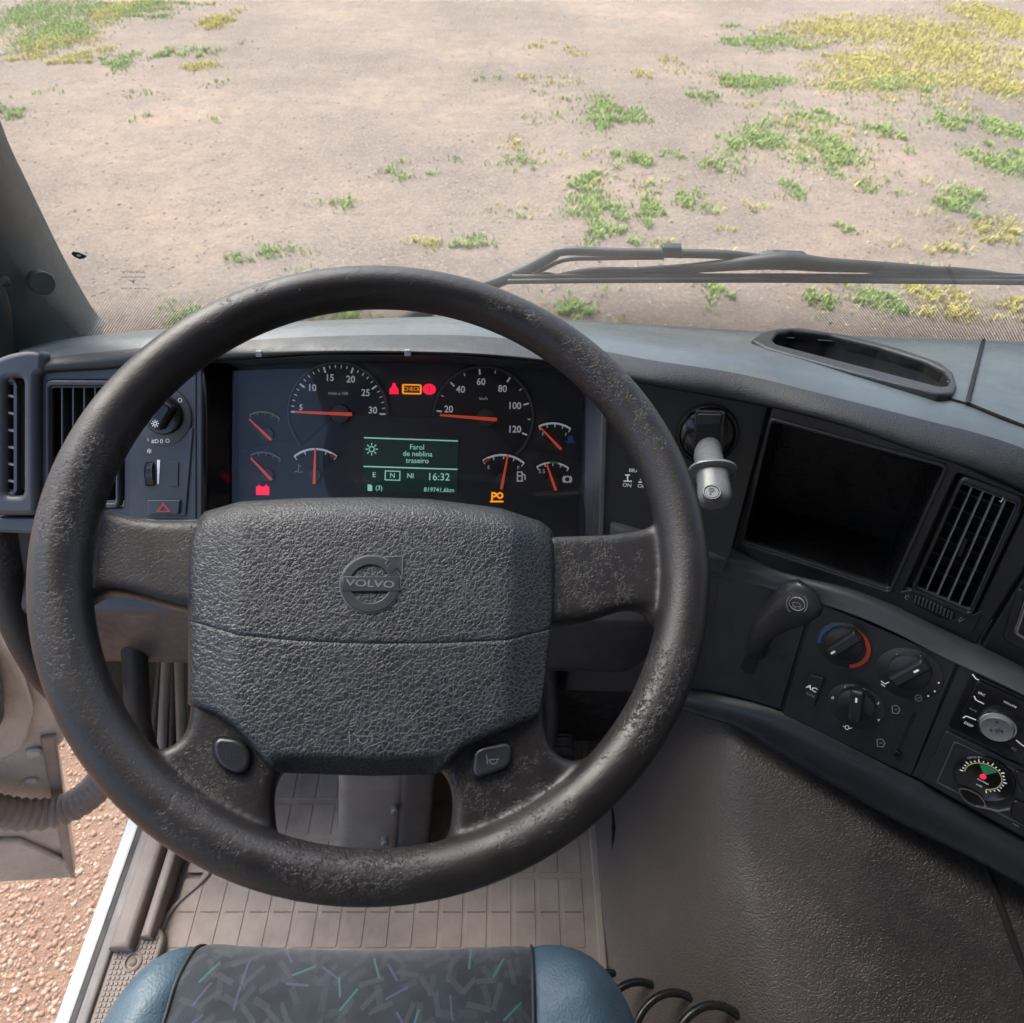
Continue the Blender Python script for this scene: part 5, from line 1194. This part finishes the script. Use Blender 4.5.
# ------------------------------------------------------------------ door sill, jamb, handle, open door
dsl = thing('door_sill', 'door sill with white painted edge and ribbed tread plate left of mat', 'door sill', (-.56, .1, FLOOR - .06))
def bar(name, x0, x1, y0, y1, z0, z1, mat, par, bev=.004):
    pl = PlaneN((0, 0, 0), (0, 0, 1)); slab2(name, pl, [[(x0, y0), (x1, y0), (x1, y1), (x0, y1)]], z0, z1, mat, par, bev)
bar('painted_edge', -.618, -.596, -.7, .62, FLOOR - .12, FLOOR + .016, 'paint_white', dsl, .006)
bar('rubber_strip', -.5955, -.583, -.7, .62, FLOOR - .05, FLOOR + .022, 'rubber', dsl, .004)
bar('grey_strip', -.5825, -.566, -.7, .60, FLOOR, FLOOR + .030, 'column_grey', dsl, .005)
bar('kick_strip', -.5655, -.535, .22, .60, FLOOR, FLOOR + .045, 'sill_trim', dsl, .008)
bar('inner_ridge', -.528, -.512, .235, .60, FLOOR, FLOOR + .040, 'sill_trim', dsl, .006)
tp_ = PlaneN(atZ(133, 962, FLOOR + .024), (0.0, 0.0, 1))
slab2('tread_plate', tp_, [rounded([(-.034, -.12), (.028, -.12), (.034, .03), (.022, .045), (-.034, .045)], .008)], -.02, 0, 'sill_trim', dsl, .004)
stud = None
for i in range(9):
    for j in range(22):
        x, y = -.026 + i * .0062, -.10 + j * .0062
        if math.hypot(x, y) < .014: continue
        if stud is None: stud = slab2('stud', tp_, [[(-.002, -.002), (.002, -.002), (.002, .002), (-.002, .002)]], 0, .0016, 'sill_trim', dsl, .0004); stud.location = (x, y, 0)
        else: o = stud.copy(); COL.objects.link(o); o.location = (x, y, 0)
lathe('screw_cup', tp_, (0, 0), [(.0125, -.002), (.0125, .002), (.010, .003), (.008, -.001), (.0001, -.001)], 'sill_trim', dsl, 24)
lathe('screw', tp_, (0, 0), [(.0055, -.003), (.0055, .001), (.004, .0022), (.0001, .0022)], 'hose', dsl, 14)
dj = thing('door_jamb', 'beige painted metal door jamb below the left end of dashboard', 'door jamb', (-.59, .55, FLOOR))
loft('jamb_panel', [catmull([(-.618, .50, z), (-.612, .54, z), (-.60, .60, z), (-.585, .66, z), (-.575, .82, z)], 5) for z in (FLOOR, FLOOR + .2, FLOOR + .45, 2.0)], 'paint_beige', dj, smooth=60)
gh = thing('grab_handle', 'worn dark rubber grab handle on the pillar at the left edge', 'grab handle', W(60, 700, .9))
tube('grip', [W(-22, 268, .735), W(-8, 300, .75), W(-5, 350, .765), W(-4, 450, .785), W(0, 540, .81), W(14, 610, .835), W(44, 670, .87), W(84, 712, .92)], [.012, .0165, .018, .018, .018, .02, .02, .016], 'rim_leather', gh, 20, 7)
ps = Plane(W(3, 280, .73), -20, 35); lathe('screw', ps, ps.l2(3, 281), [(.006, -.004), (.006, .003), (.004, .005), (.0001, .005)], 'rubber', gh, 14)
# open door: hinged at the jamb, swung outwards
dr = thing('cab_door', 'open beige cab door with black inner trim at the left edge', 'door', (-.9, .5, .8))
DP = Plane((-.64, .60, 1.2), -22, 0)
slab('door_shell', DP, [[(-160, 560), (0, 612), (30, 640), (62, 700), (66, 742), (56, 752), (76, 876), (40, 874), (-160, 886)]], -.05, .0, 'paint_beige', dr, .012, .02)
slab('inner_panel', DP, [[(-160, 590), (-4, 630), (20, 668), (34, 712), (24, 752), (-30, 772), (-160, 790)]], 0, .018, 'paint_beige', dr, .008, .02)
slab('trim_card', DP, [[(-160, 560), (-20, 640), (2, 690), (4, 726), (-12, 745), (-160, 760)]], .018, .045, 'rubber', dr, .012, .02)
slab('bottom_rail', DP, [[(-160, 846), (20, 842), (66, 862), (76, 878), (-160, 892)]], 0, .012, 'paint_beige', dr, .005, .004)
slab('edge_flange', DP, [[(40, 740), (56, 738), (74, 874), (66, 876)]], 0, .010, 'sill_trim', dr, .003, .002)
for x, y in ((34, 752), (30, 782)): 
    c = DP.l2(x, y, .004); lathe('hinge_bolt', DP, c, [(.013, 0), (.013, .006), (.009, .01), (.0001, .01)], 'paint_beige', dr, 16)
ho = []
hp = catmull([DP.hit(x, y, .045) for x, y in ((-60, 798), (-20, 808), (15, 814), (45, 814), (72, 806), (94, 790), (112, 768), (130, 740))], 24)
L_ = [0.0]
for a, b in zip(hp[:-1], hp[1:]): L_.append(L_[-1] + (b - a).length)
nn_ = int(L_[-1] / .0085); hp = [Vector([float(np.interp(L_[-1] * k / nn_, L_, [q[c] for q in hp])) for c in range(3)]) for k in range(nn_ + 1)]
rr_ = [.0245 + (.0045 if i % 2 else 0) for i in range(len(hp))]
o = tube('corrugated_hose', hp, rr_, 'hose', None, 16, 1, smooth=30); tag(o, 'brown corrugated rubber hose bridging open door and door jamb', 'hose')

# ------------------------------------------------------------------ cab shell around and behind the camera
plastic('headliner', (0.25, 0.245, 0.235), 0.9, 300, 0.3, 0.001)
def shell_box(name, x0, x1, y0, y1, z0, z1, mat='headliner'):
    v = [(x, y, z) for x in (x0, x1) for y in (y0, y1) for z in (z0, z1)]
    o = mesh(name, v, [(0, 1, 3, 2), (4, 6, 7, 5), (0, 4, 5, 1), (2, 3, 7, 6), (1, 5, 7, 3), (0, 2, 6, 4)], mat, None, 0); return struct(o)
shell_box('cab_roof', -.62, 1.52, -.95, .52, 3.14, 3.18)
shell_box('cab_rear_wall', -.62, 1.52, -.99, -.955, 1.3, 3.135)
shell_box('cab_side_wall', 1.50, 1.54, -.95, .62, 1.3, 3.135)  # unseen wall, closed up without a window to dim the right side
